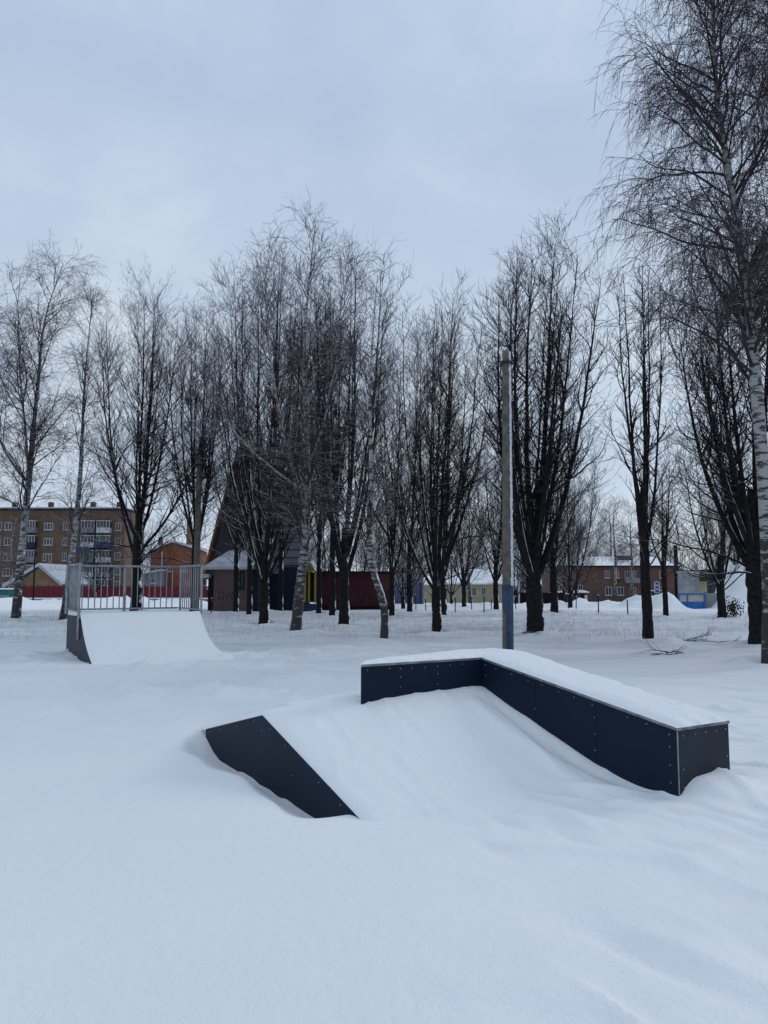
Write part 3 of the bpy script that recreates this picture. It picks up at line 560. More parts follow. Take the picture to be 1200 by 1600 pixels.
def linden(px, py, D, top, wl, seed, label, stems=8, rt=0.26, fork=1.9, dens=1.0, group='bare trees in the row behind the ramps', low=6, lean=0.0, spread=1.0, shift=0.0):
    rs = np.random.RandomState(seed); base = P(px, py, D); gz0 = float(ground_z(base[0], D)); H = P(px, top, D)[2] - gz0
    t = tag(empty('bare_tree', (base[0], D, gz0 - 0.03)), label, 'tree', group)
    Wd = 1.38 * wl / F_PX * D; dens = dens * 0.97; fz = fork; K = stems; n = 16
    ph = np.arange(K) * 2.4 + rs.uniform(-.5, .5, K); rr = ((np.arange(K) + 0.4) / K) ** 0.6 * Wd * 0.88 * spread * rs.uniform(0.85, 1.1, K)
    z0 = fz * (0.80 + 0.8 * rs.rand(K) ** 1.5); z0[0] = fz; s = np.linspace(0, 1, n)[None, :]
    zt = H * (1.0 - 0.30 * (rr / Wd) ** 2.5 - rs.uniform(0, 0.07, K)); zt[0] = H * 0.98
    rad_ = rr[:, None] * (0.75 * (1 - (1 - s) ** 2.6) + 0.25 * s ** 1.3)
    zz = z0[:, None] + (zt - z0)[:, None] * (0.2 * s ** 1.5 + 0.8 * s)
    wob = np.cumsum(rs.normal(0, 0.020 * H / n, (K, n, 3)), axis=1) * np.minimum(1, s[..., None] * 3)
    st = np.stack([lean * z0[:, None] + np.cos(ph)[:, None] * rad_, np.sin(ph)[:, None] * rad_, zz], -1) + wob
    st[..., 0] += shift * (0.6 * s + 0.4 * s ** 2)
    r0 = rt * rs.uniform(0.26, 0.52, K); r0[0] = rt * 0.62; sr = taper(r0, np.full(K, 0.007), n, 0.72)
    low = int(low * 1.3); lo_b = np.array([(0, 0, 1.0)] * low) * (fz * 0.8 + (0.42 * H - fz * 0.8) * rs.rand(low) ** 1.4)[:, None]; la = rs.uniform(0, 2 * np.pi, low)
    lo_d = np.stack([np.cos(la), np.sin(la), rs.uniform(0.25, 1.3, low)], -1); ll = Wd * rs.uniform(0.9, 1.7, low)
    lo = grow(lo_b, lo_d, ll, n, np.array((0, 0, 0.45)), 0.45, rs); lr = taper(rt * rs.uniform(0.09, 0.20, low), np.full(low, 0.006), n, 0.7)
    par = np.vstack([st, lo]); pr = np.vstack([sr, lr])
    c2 = np.concatenate([np.maximum(6, H * 0.95 / 0.36 * dens * np.ones(K)), np.maximum(3, ll / 0.42 * dens)]).astype(int); b2, d2, t2, p2, r2 = spawn(par, pr, c2, 0.13, 1.0, 0.74, rs, 0.22, 0.05, 0.72)
    isl = p2 >= K
    l2 = Wd * np.where(isl, 0.46 * (1.1 - 0.6 * t2), 0.92 * (1.0 - 0.52 * t2)) * rs.uniform(0.4, 1.3, len(t2)); l2 = np.maximum(l2, 0.45)
    n2 = 9; q2 = grow(b2, d2, l2, n2, np.array((0, 0, 0.50)), 0.34, rs); R2 = taper(np.minimum(r2 * 0.6, 0.008 + 0.012 * l2), np.full(len(l2), 0.0048), n2)
    c3 = np.maximum(2, l2 * 4.6 * dens + rs.rand(len(l2))).astype(int); b3, d3, t3, p3, r3 = spawn(q2, R2, c3, 0.12, 1.0, 0.70, rs, 0.25, 0.05)
    l3 = (0.25 + 0.36 * l2[p3] * (1.1 - 0.7 * t3)) * rs.uniform(0.45, 1.5, len(t3)); n3 = 6
    q3 = grow(b3, d3, l3, n3, np.array((0, 0, 0.38)), 0.30, rs); R3 = taper(np.minimum(r3 * 0.8, 0.0075), np.full(len(l3), 0.0036), n3)
    c4 = np.maximum(1, l3 * 4.2 * dens + rs.rand(len(l3))).astype(int); b4, d4, t4, p4, r4 = spawn(q3, R3, c4, 0.1, 1.0, 0.66, rs, 0.25, 0.05)
    l4 = rs.uniform(0.16, 0.55, len(t4)); n4 = 4; q4 = grow(b4, d4, l4, n4, np.array((0, 0, 0.3)), 0.25, rs); R4 = taper(np.full(len(l4), 0.0050), np.full(len(l4), 0.0028), n4)
    path = [(0, 0, -0.25), (0.02, 0, fz * 0.35), (lean * fz * 0.6, 0.03, fz * 0.8), (lean * fz, 0, fz * 1.25), (lean * fz * 1.4, 0.02, fz * 1.9)]
    ev = [(0, 0, 0)]
    trunk_mesh(path, [rt * 1.0, rt * 0.95, rt * 0.92, rt * 0.8, rt * 0.42], 'trunk', M['bark'], t, rs, flare=0.18, extra=[(st, sr, 7), (lo, lr, 6)])
    multi('crown', [([(q2, R2, 5)], M['branch']), ([(q3, R3, 3), (q4, R4, 3)], M['twig'])], t)
    return t

def birch(pts_px, D, wl, seed, label, r0=0.16, n1=34, t0=0.3, group='birches in the row', weep=1.0, dens=1.0, side=0.0, asc=0.75, tw=1.0, bark='birch', forks=()):
    rs = np.random.RandomState(seed); base = P(*pts_px[0], D); gz0 = float(ground_z(base[0], D))
    t = tag(empty('birch_tree', (base[0], D, gz0 - 0.03)), label, 'tree', group)
    path = [(P(x, y, D)[0] - base[0], 0.12 * math.sin(i * 1.7 + seed), P(x, y, D)[2] - gz0) for i, (x, y) in enumerate(pts_px)]; path[0] = (0, 0, -0.25)
    zs = [p[2] for p in path]; H = zs[-1]; rf = lambda z: r0 * (1 - min(max(z, 0), H) / H) ** 1.05 + 0.006
    ex = []; stems = []
    for (fz_, tx, ty, rk) in forks:                      # second leaders: start height share, pixel of the tip, thickness share
        zb = H * fz_; xb = np.interp(zb, zs, [p[0] for p in path]); q = P(tx, ty, D); e = np.array((q[0] - base[0], rs.uniform(-1.2, 1.2), q[2] - gz0)); a_ = np.array((xb, 0.0, zb)); s = np.linspace(0, 1, 16)[:, None]
        c_ = a_ * (1 - s) + e * s + np.array((0.28 * (e[0] - a_[0]), 0, -0.02 * H)) * (4 * s * (1 - s)) + np.cumsum(rs.normal(0, 0.03, (16, 3)), 0) * np.minimum(1, 4 * s)
        stems.append((c_, np.linspace(rf(zb) * rk, 0.008, 16)))
    tm, c, r = trunk_mesh(path, [rf(z) for z in zs], 'trunk', M[bark], t, rs, flare=0.25, extra=[(c_[None], r_[None], 8) for c_, r_ in stems])
    def res(c, r, m=40):
        d = np.concatenate([[0], np.cumsum(np.linalg.norm(np.diff(c, axis=0), axis=1))]); s = np.linspace(0, d[-1], m); return np.stack([np.interp(s, d, c[:, i]) for i in range(3)], -1), np.interp(s, d, r)
    c, r = res(c, r); Wd = wl / F_PX * D; tr = [c]; rr = [r]; n1s = [n1]
    n = 12; b1, d1, t1, p1, r1 = spawn(c[None], r[None], n1, t0, 0.985, asc, rs, 0.2, 0.1)
    for c_, r_ in stems:
        c_, r_ = res(c_, r_); m = int(n1 * 0.45); o_ = spawn(c_[None], r_[None], m, 0.25, 0.985, asc, rs, 0.2, 0.1); b1 = np.vstack([b1, o_[0]]); d1 = np.vstack([d1, o_[1]]); t1 = np.concatenate([t1, 0.4 + 0.6 * o_[2]]); r1 = np.concatenate([r1, o_[4]])
    n1 = len(t1)
    if side: d1[:, 0] += side * rs.rand(n1); d1 = nrm(d1)
    hf = np.clip((t1 - t0) / (1 - t0), 0, 1)
    l1 = Wd * (1.2 - 0.80 * hf ** 1.2) * rs.uniform(0.55, 1.15, n1) + 0.35
    q1 = grow(b1, d1, l1, n, np.array((0, 0, 0.15 - 0.75 * weep)), 0.32, rs); R1 = taper(np.minimum(r1 * 0.5, 0.007 + 0.0085 * l1), np.full(n1, 0.006), n)
    c2 = np.maximum(3, l1 * 4.2 * dens + rs.rand(n1)).astype(int); b2, d2, t2, p2, r2 = spawn(q1, R1, c2, 0.12, 1.0, 0.75, rs, 0.25, 0.12)
    l2 = l1[p2] * 0.45 * (1.15 - 0.7 * t2) * rs.uniform(0.5, 1.35, len(t2)) + 0.3; n2 = 8
    q2 = grow(b2, d2, l2, n2, np.array((0, 0, 0.15 - 1.1 * weep)), 0.32, rs); R2 = taper(np.minimum(r2 * 0.7, 0.010), np.full(len(l2), 0.004), n2)
    c3 = np.maximum(2, l2 * 5.0 * dens + rs.rand(len(l2))).astype(int); b3, d3, t3, p3, r3 = spawn(q2, R2, c3, 0.08, 1.0, 0.7, rs, 0.3)
    l3 = rs.uniform(0.25, 1.0, len(t3)) * (0.7 + 0.6 * weep) * tw; n3 = 6
    q3 = grow(b3, d3, l3, n3, np.array((0, 0, 0.25 - 2.6 * weep)), 0.26, rs); R3 = taper(np.full(len(l3), 0.0044), np.full(len(l3), 0.0026), n3)
    b4, d4, t4, p4, r4 = spawn(q3, R3, 2, 0.1, 0.9, 0.5, rs, 0.25); l4 = rs.uniform(0.12, 0.5, len(t4)) * tw
    q4 = grow(b4, d4, l4, 4, np.array((0, 0, 0.15 - 1.8 * weep)), 0.18, rs); R4 = taper(np.full(len(l4), 0.0034), np.full(len(l4), 0.0022), 4)
    multi('crown', [([(q1, R1, 6), (q2, R2, 4)], M['birchbranch']), ([(q3, R3, 3), (q4, R4, 3)], M['birchtwig'])], t)
    return t

# row of trees, left to right
birch([(24, 968), (32, 880), (44, 740), (60, 600), (72, 500), (98, 408)], 34, 95, 11, 'tall white birch standing at the far left edge, trunk leaning right', r0=0.20, n1=56, weep=0.35, t0=0.26, asc=0.6, forks=((0.42, 40, 430, 0.6), (0.38, -25, 520, 0.5)))
birch([(97, 968), (112, 860), (125, 740), (134, 600), (146, 450)], 34, 62, 12, 'slim leaning birch just left of the quarter pipe railing', r0=0.16, n1=40, weep=0.3, t0=0.26, asc=0.6)
linden(212, 954, 45, 452, 88, 21, 'bare dark twin stemmed tree standing behind the quarter pipe railing', dens=0.85, stems=9, rt=0.33, fork=3.2, low=8)
linden(303, 958, 41, 470, 62, 22, 'bare many stemmed tree behind the right end of the quarter pipe railing', stems=8, rt=0.24, fork=3.0, low=6)
linden(368, 957, 42, 520, 52, 23, 'thin snow streaked tree in front of the dark peaked building', stems=5, rt=0.16, fork=3.0, low=4, dens=0.9)
linden(412, 975, 30.5, 395, 85, 24, 'large forked bare tree with many dark stems left of the middle birch', stems=11, rt=0.22, fork=1.6, low=8, dens=0.82)
linden(389, 961, 38, 415, 60, 37, 'narrow dark tree between the snow streaked tree and the large forked tree', stems=6, rt=0.15, fork=2.6, low=6, dens=0.8)
linden(438, 953, 44, 420, 50, 25, 'slender dark tree seen between the forked tree and the middle birch', stems=6, rt=0.15, fork=4.0, low=4)
birch([(460, 990), (470, 900), (478, 840), (480, 740), (478, 640), (476, 520), (488, 400), (492, 352)], 24.6, 82, 13, 'grey white birch in the middle, tallest of the centre trees', r0=0.175, n1=50, weep=0.15, t0=0.2, asc=0.6, forks=((0.30, 415, 400, 0.5), (0.40, 535, 420, 0.4), (0.34, 345, 560, 0.35)))
linden(498, 955, 43, 440, 56, 38, 'dark tree behind the yellow kiosk and the middle birch', stems=8, rt=0.16, fork=3.0, low=7)
linden(519, 962, 37, 440, 42, 26, 'dark slender tree close behind the trunk right of the middle birch', stems=6, rt=0.16, fork=3.0, low=4)
linden(537, 980, 28, 392, 78, 27, 'tall dense dark tree with a thick straight trunk right of the middle birch', stems=11, rt=0.20, fork=2.0, low=6, dens=0.9)
birch([(599, 1002), (601, 962), (596, 930), (586, 900), (578, 868), (577, 820), (580, 720), (578, 620), (584, 500), (590, 430)], 21.3, 46, 14, 'pale birch with a crooked foot bending left above the snow', r0=0.108, n1=34, weep=0.12, t0=0.22, asc=0.6)
linden(640, 953, 45, 520, 60, 39, 'bare tree between the crooked birch and the four stemmed tree', stems=7, rt=0.17, fork=2.6, low=7)
linden(612, 962, 38, 560, 52, 28, 'thin young tree behind the crooked birch', stems=5, rt=0.14, fork=2.5, low=5)
linden(690, 962, 38, 500, 62, 30, 'smaller dark tree hiding behind the tree left of the concrete pole', stems=6, rt=0.26, fork=2.0, low=5, dens=0.9)
linden(682, 987, 25.6, 458, 88, 29, 'bare tree with four upright stems left of the concrete pole', shift=0.35, stems=10, rt=0.165, fork=1.35, low=6, dens=0.92)
linden(836, 991, 24.3, 372, 92, 31, 'massive dark tree with a bulging trunk just right of the concrete pole', shift=0.7, stems=13, rt=0.28, fork=2.0, low=8)
linden(775, 953, 46, 640, 60, 40, 'small bare tree just behind the concrete pole', stems=7, rt=0.16, fork=2.0, low=7)
linden(866, 957, 42, 700, 52, 32, 'small snowy trunked tree behind the massive tree', stems=5, rt=0.22, fork=2.2, low=5)
linden(1012, 1003, 21.1, 400, 56, 33, 'slim tree with two close parallel stems between the massive tree and the right edge', stems=6, rt=0.15, fork=2.3, low=6, dens=0.95, spread=0.7)
linden(1040, 964, 36.5, 700, 48, 34, 'spindly young tree left of the blue gate', stems=4, rt=0.13, fork=2.4, low=5)
linden(1128, 965, 36, 660, 62, 35, 'low spreading tree with a shrubby foot right of the blue gate', stems=5, rt=0.20, fork=1.6, low=6)
linden(1186, 1009, 19.8, 410, 120, 36, 'big dark many stemmed tree close beside the right birch', stems=14, rt=0.25, fork=2.2, low=8)
birch([(1204, 1038), (1199, 900), (1194, 780), (1189, 640), (1172, 480), (1150, 360), (1136, 250), (1122, 120), (1112, -20), (1104, -190)], 15.4, 200, 15, 'huge weeping white birch at the right edge of the view', r0=0.165, n1=100, weep=0.60, t0=0.34, dens=0.98, tw=1.15, asc=0.8, forks=((0.62, 1230, -100, 0.6),))
birch([(1330, 1040), (1322, 800), (1300, 500), (1285, 200), (1290, -150)], 17.5, 190, 16, 'weeping birch just beyond the right edge, twigs hanging into view', r0=0.2, n1=56, weep=0.62, t0=0.36, dens=1.1)

# far trees: a few built, the others copied
def copy_tree(o, parent=None):
    c = o.copy(); C.objects.link(c); c.parent = parent
    for ch in list(o.children): copy_tree(ch, c)
    return c
FG = 'far bare trees behind the houses'; FL = 'distant bare tree above the bluish board fence'
fa = linden(640, 944, 75, 790, 40, 81, FL, stems=7, rt=0.15, fork=1.2, low=7, dens=0.8, group=FG)
fb = linden(900, 944, 80, 770, 42, 82, 'distant bare tree beside the snow mound in the yards', stems=8, rt=0.16, fork=1.0, low=8, dens=0.8, group=FG)
fc = birch([(960, 944), (962, 880), (958, 820), (964, 770)], 85, 28, 83, 'distant slim tree in front of the brick terrace satellite dish', r0=0.2, n1=26, weep=0.7, group=FG)
far = [(655, 84, 0), (705, 92, 1), (735, 78, 2), (805, 88, 1), (880, 104, 1), (985, 96, 2), (1135, 92, 0), (1160, 78, 1), (560, 88, 0), (590, 98, 1), (15, 92, 2), (150, 96, 0), (250, 110, 1), (330, 98, 0), (505, 100, 2), (470, 110, 1), (630, 56, 1), (725, 60, 0), (890, 58, 1), (500, 62, 0), (622, 140, 0), (683, 146, 1), (742, 150, 0), (778, 142, 2), (806, 150, 1), (872, 160, 0), (915, 158, 1), (958, 162, 2), (1000, 158, 0), (1040, 160, 1), (1078, 150, 0), (1112, 150, 1), (1152, 150, 0), (215, 160, 1), (590, 120, 0)]
FLAB = ['far bare tree rising above the right end of the bluish board fence', 'far bare tree behind the left end of the yellow house', 'far pale slim tree behind the yellow house roof', 'far bare tree behind the small white shed', 'far bare tree over the left end of the brick terrace', 'far slim tree before the terrace chimney', 'far bare tree over the left part of the long hangar', 'far bare tree right of the leafy shrub', 'far bare tree behind the dull red shed', 'far bare tree over the right end of the dull red shed', 'far slim tree before the apartment block, left of its first balcony', 'far bare tree in front of the apartment block balconies', 'far bare tree left of the orange brick house roof', 'far bare tree behind the dark peaked building', 'far slim tree over the yellow kiosk', 'far bare tree right behind the peaked building', 'medium bare tree right of the dull red shed, in front of the board fence', 'medium bare tree in front of the yellow house, nearer than the others', 'medium bare tree in front of the yard sheds', 'medium bare tree behind the yellow kiosk', 'dim bare treetop rising behind the bluish board fence and grey shed', 'dim bare treetop above the left end of the yellow house roof', 'dim bare treetop above the middle of the yellow house roof', 'dim slim treetop above the right end of the yellow house roof', 'dim bare treetop behind the small white shed', 'dim bare treetop over the left part of the brick terrace roof', 'dim bare treetop over the brick terrace roof, above the snow mound', 'dim slim treetop just left of the terrace roof chimney', 'dim bare treetop just right of the terrace roof chimney', 'dim bare treetop over the right end of the brick terrace roof', 'dim bare treetop over the high concrete wall', 'dim bare treetop over the left end of the long hangar', 'dim bare treetop over the middle of the long hangar', 'dim bare treetop just right of the apartment block', 'dim bare treetop behind the right end of the dull red shed']
for i, (x, D, k) in enumerate(far):
    c = copy_tree((fa, fb, fc)[k]); c['label'] = FLAB[i]; q = P(x, 900, D); c.location = (q[0], D, float(ground_z(q[0], D)) - 0.05); c.rotation_euler = (0, 0, i * 1.3); s = (0.85 + 0.35 * ((i * 37) % 10) / 10) * (1.45 if D > 115 else 1); c.scale = (s, s, s)

# a dark spruce far off
cb = P(818, 930, 100); zc = float(ground_z(cb[0], 100)); sprc = tag(empty('spruce_tree', (cb[0], 100, zc)), 'small dark green conifer between the pole and the massive tree', 'tree')
b = MB(); b.tube([(0, 0, 0), (0, 0, 4.6)], [0.12, 0.02]); b.build('trunk', M['bark'], sprc)
rs = np.random.RandomState(5); nn = 2600; z = rs.uniform(0.2, 4.9, nn); a = rs.uniform(0, 6.283, nn); R = 1.15 * (1 - z / 5) * np.sqrt(rs.uniform(0.1, 1, nn)) * (1 + 0.15 * np.sin(z * 9))
c0 = np.stack([R * np.cos(a), R * np.sin(a), z], -1); d = nrm(np.stack([np.cos(a), np.sin(a), rs.uniform(-0.6, -0.1, nn)], -1)) * 0.28; w = nrm(np.cross(d, (0, 0, 1.0))) * 0.09
V = np.stack([c0 - w, c0 + w, c0 + w * 0.3 + d, c0 - w * 0.3 + d], 1).reshape(-1, 3)
np_mesh('crown', V, np.arange(nn * 4).reshape(-1, 4), snow_on(mat('spruce needles', (0.02, 0.035, 0.025), 0.9, var=0.3), 0.85, 1.1, 0.5, 3), sprc, False)

# ------------------------------------------------------------------ buildings
BR = {'ochre': brick('ochre brick', (0.125, 0.076, 0.048), (0.105, 0.064, 0.04), (0.11, 0.08, 0.06)),
      'brown': brick('brown brick', (0.115, 0.057, 0.042), (0.095, 0.047, 0.035), (0.10, 0.065, 0.05)),
      'orange': brick('orange brick', (0.25, 0.080, 0.036), (0.21, 0.066, 0.03), (0.18, 0.09, 0.06)),
      'pink': brick('pinkish brick', (0.13, 0.085, 0.09), (0.105, 0.07, 0.075), (0.12, 0.09, 0.09)),
      'tan': brick('tan brick', (0.21, 0.13, 0.07), (0.18, 0.11, 0.06), (0.18, 0.13, 0.09))}
M['yellow'] = mat('yellow plaster', (0.34, 0.31, 0.19), 0.9, var=0.12, vscale=0.8)
M['yellowpaint'] = mat('yellow boards', (0.20, 0.17, 0.035), 0.8, var=0.2, vscale=3)
M['redmetal'] = mat('dark red sheet metal', (0.115, 0.007, 0.014), 0.55, var=0.2, vscale=2)
M['redwall'] = mat('dull red boards', (0.055, 0.014, 0.018), 0.85, var=0.3, vscale=2)
M['white'] = mat('white plaster', (0.45, 0.45, 0.46), 0.9, var=0.15, vscale=1)
M['greyw'] = mat('grey panel', (0.16, 0.17, 0.18), 0.9, var=0.25, vscale=1)
M['greenw'] = mat('grey green hangar panel', (0.050, 0.060, 0.062), 0.8, var=0.35, vscale=0.5)
M['dark'] = mat('dark tarred boards', (0.007, 0.006, 0.009), 0.85, var=0.3, vscale=2)
M['darkblue'] = mat('dark blue boards', (0.012, 0.018, 0.045), 0.8, var=0.3, vscale=2)
M['oldblue'] = mat('old blue awning', (0.018, 0.055, 0.13), 0.8, var=0.2)
M['blue'] = mat('bright blue paint', (0.014, 0.12, 0.36), 0.6, var=0.1, vscale=1.5)
M['teal'] = mat('teal container paint', (0.010, 0.095, 0.10), 0.6, var=0.2, vscale=2)
M['wood'] = mat('orange brown wood', (0.17, 0.075, 0.035), 0.85, var=0.3, vscale=3)
M['fence'] = mat('bluish fence boards', (0.07, 0.075, 0.14), 0.85, var=0.3, vscale=2)
M['roofsnow'] = mat('thin snow on roofing', (0.42, 0.45, 0.50), 0.85, var=0.25, vscale=1.5)
M['car'] = mat('dark car paint', (0.03, 0.035, 0.04), 0.3, spec=0.5)
M['chalk'] = mat('pale spray paint', (0.085, 0.045, 0.052), 0.9)
M['ink'] = mat('dark spray paint', (0.04, 0.03, 0.035), 0.9)

def gz(x, y): return float(ground_z(x, y))
class House:
    """an axis-aligned building: all positions are local to its base"""
    def __init__(s, name, label, cat, x0, x1, Y, ybase=None, depth=8, group=None, rz=0):
        a = P(x0, 900, Y)[0]; c = P(x1, 900, Y)[0]; s.x0 = a; s.x1 = c; s.Y = Y; s.g = min(gz(a, Y), gz(c, Y)); s.w = c - a; s.depth = depth
        s.o = tag(empty(name, (a, Y, s.g)), label, cat, group)
    def lx(s, px): return P(px, 900, s.Y)[0] - s.x0
    def lz(s, py, px=600): return P(px, py, s.Y)[2] - s.g
    def wall(s, ytop, m, name='wall', z0=-1.0, x0=None, x1=None, y0=0.0, depth=None):
        b = MB(); b.box((0 if x0 is None else s.lx(x0), y0, z0), (s.w if x1 is None else s.lx(x1), y0 + (depth or s.depth), s.lz(ytop))); return b.build(name, m, s.o)
    def window(s, xa, xb, ya, yb, mull=1, fm='wframe', y0=0.0, sill=True):
        x0, x1, z1_, z0 = s.lx(xa), s.lx(xb), s.lz(ya), s.lz(yb); t = max(0.07, (x1 - x0) * 0.07); y = y0 - 0.05
        b = MB(); b.box((x0, y, z0), (x0 + t, y0 + 0.05, z1_)); b.box((x1 - t, y, z0), (x1, y0 + 0.05, z1_)); b.box((x0 + t, y, z0), (x1 - t, y0 + 0.05, z0 + t)); b.box((x0 + t, y, z1_ - t), (x1 - t, y0 + 0.05, z1_))
        for i in range(mull):
            c = x0 + (x1 - x0) * (i + 1) / (mull + 1); b.box((c - t * 0.45, y + 0.004, z0 + t), (c + t * 0.45, y0 + 0.05, z1_ - t))
        f = b.build('window', M[fm], s.o)
        p = MB(); p.box((x0 + t, y0 - 0.02, z0 + t), (x1 - t, y0 + 0.04, z1_ - t)); p.build('pane', M['glass'], f)
        if sill:
            q = MB(); q.box((x0 - 0.06, y0 - 0.16, z0 - 0.09), (x1 + 0.06, y0, z0 - 0.003)); q.build('sill', M['roofsnow'], f)
        return f
    def part(s, name, a, c, m):
        b = MB(); b.box(a, c); return b.build(name, m, s.o)

# five storey apartment block, far left
h = House('apartment_block', 'five storey brown brick apartment block with balconies at the far left', 'building', -60, 193, 150, depth=12)
h.wall(797, BR['ochre']); zt = h.lz(797)
b = MB(); b.box((-0.3, -0.5, zt + 0.003), (h.w + 0.3, 12.3, zt + 0.30)); b.build('roof', M['dark'], h.o)
b = MB(); b.box((-0.35, -0.55, zt + 0.303), (h.w + 0.35, 12.3, zt + 0.55)); b.build('roof_snow', M['roofsnow'], h.o)
for px in (2, 60, 128, 170): h.part('chimney', (h.lx(px), 3, zt + 0.56), (h.lx(px) + 0.8, 4, zt + 1.9), BR['brown'])
rows = ((816, 828), (840, 852), (864, 876), (888, 900), (910, 920))
for (ya, yb) in rows:
    for (xa, xb) in ((-48, -40), (-30, -22), (-8, -1), (4, 15), (96, 103)): h.window(xa, xb, ya, yb, 1)
    h.window(66, 80, ya + 1, yb, 2)
def balcony(xa, xb, ya, yb, m, m2):
    x0, x1 = h.lx(xa), h.lx(xb); z0, z1_, zm = h.lz(yb), h.lz(ya), h.lz(yb) + (h.lz(ya) - h.lz(yb)) * 0.45
    o = MB().box((x0, -1.3, z0), (x1, 0, zm)).build('balcony', m, h.o)
    g_ = MB().box((x0 + 0.08, -1.22, zm + 0.003), (x1 - 0.08, 0, z1_)).build('pane', M['glass'], o)
    f_ = MB()
    for i in range(5): c = x0 + (x1 - x0) * i / 4; f_.box((c - 0.05, -1.27, zm), (c + 0.05, -1.225, z1_))
    f_.box((x0 - 0.03, -1.4, z1_ + 0.002), (x1 + 0.03, 0, z1_ + 0.15)); f_.build('frame', m2, o)
cols = [M['greyw'], M['white'], M['oldblue'], M['white'], M['greyw']]
for i, (ya, yb) in enumerate(((815, 833), (838, 856), (861, 879), (884, 902), (906, 922))):
    balcony(128, 148, ya, yb, (M['greyw'], M['white'], M['greyw'], M['white'], M['greyw'])[i], M['wframe']); balcony(152, 172, ya, yb, cols[(i + 1) % 5], M['wframe'])
    balcony(38, 56, ya, yb, (M['greyw'], M['darkblue'], M['greyw'], M['white'], M['greyw'])[i], M['wframe'])
    h.window(178, 187, ya + 2, yb - 4, 1)
h.part('drainpipe', (h.lx(28), -0.25, 0), (h.lx(28) + 0.22, -0.05, h.lz(862)), M['white'])
# blue awning over one balcony
h.part('awning', (h.lx(119.5), -1.75, h.lz(863)), (h.lx(144), -1.45, h.lz(855.5)), M['oldblue'])

# small gabled house in front of it
h = House('gabled_house', 'small tan brick house with a snowy gable roof in front of the apartment block', 'house', 12, 97, 112, depth=10)
zr, ze = h.lz(883), h.lz(913); xm = h.lx(62)
b = MB(); b.prism([(h.lx(16), 0, -1), (h.w - 0.4, 0, -1), (h.w - 0.4, 0, ze + 0.3), (xm, 0, zr - 0.2), (h.lx(16), 0, ze - 0.5)], (0, 9.5, 0)); b.build('wall', BR['tan'], h.o)
b = MB()
b.prism([(h.lx(8), -0.6, h.lz(916)), (xm, -0.6, zr), (xm, -0.6, zr + 0.28), (h.lx(8), -0.6, h.lz(916) + 0.28)], (0, 10.8, 0)); b.prism([(xm + 0.002, -0.6, zr), (h.lx(99), -0.6, h.lz(913)), (h.lx(99), -0.6, h.lz(913) + 0.28), (xm + 0.002, -0.6, zr + 0.28)], (0, 10.8, 0)); rf = b.build('roof', M['roofsnow'], h.o)
b = MB(); b.prism([(h.lx(8), -0.66, h.lz(916) - 0.22), (xm, -0.66, zr - 0.22), (h.lx(99), -0.66, h.lz(913) - 0.22), (h.lx(99), -0.66, h.lz(913) - 0.02), (xm, -0.66, zr - 0.02), (h.lx(8), -0.66, h.lz(916) - 0.02)], (0, 0.12, 0)); b.build('barge_board', M['wframe'], h.o)
h.part('chimney', (h.lx(56), 3, zr - 1), (h.lx(61), 4, zr + 0.9), BR['tan'])

# red sheet fence on a concrete footing
A = P(36, 936, 99); gA = gz(A[0], 99); fe = tag(empty('metal_fence', (A[0], 99, gA)), 'long dark red sheet metal fence behind the quarter pipe', 'fence')
wF = P(338, 936, 99)[0] - A[0]; zt = P(200, 916, 99)[2] - gA; zl = P(200, 934.5, 99)[2] - gA
b = MB(); nseg = 110; vs_ = []
for i in range(nseg + 1):
    x = wF * i / nseg; yy = 0.06 * (i % 2); vs_ += [(x, yy, zl), (x, yy, zt)]
b.add(vs_, [(2 * i, 2 * i + 2, 2 * i + 3, 2 * i + 1) for i in range(nseg)]); b.build('sheet_panel', M['redmetal'], fe)
for i in range(0, 9): x = wF * i / 8; MB().box((x - 0.1, 0.08, -0.5), (x + 0.1, 0.25, zt + 0.12)).build('post', M['dark'], fe)
MB().box((-0.2, -0.12, -0.6), (wF + 0.2, 0.12, zl - 0.12)).build('footing', mat('pale concrete', (0.22, 0.21, 0.17), 0.9, var=0.2), fe)
MB().box((-0.25, -0.22, zl - 0.118), (wF + 0.25, 0.07, zl + 0.05)).build('snow_cover', M['snow'], fe)
# teal containers, far left
for i, (x0, x1, lab) in enumerate(((-16, -3, 'teal metal container cut by the left edge of the view'), (-1.5, 13.5, 'teal metal container beside the left birch'))):
    q = P(x0, 940, 90); w = P(x1, 940, 90)[0] - q[0]; g0 = gz(q[0], 90); z1_ = P(0, 921, 90)[2] - g0
    c = tag(empty('waste_container', (q[0], 90, g0)), lab, 'container', 'teal containers by the gabled house')
    MB().box((0, 0, -0.3), (w, 1.2, z1_ * 0.55)).box((-0.02, -0.02, z1_ * 0.56), (w + 0.02, 1.2, z1_)).build('body', M['teal'], c)
    MB().box((-0.05, -0.06, z1_ * 0.52), (w + 0.05, 0.0, z1_ * 0.57)).build('rim', M['white'], c); MB().box((-0.04, -0.05, z1_ + 0.002), (w + 0.04, 1.25, z1_ + 0.14)).build('snow_cover', M['snow'], c)

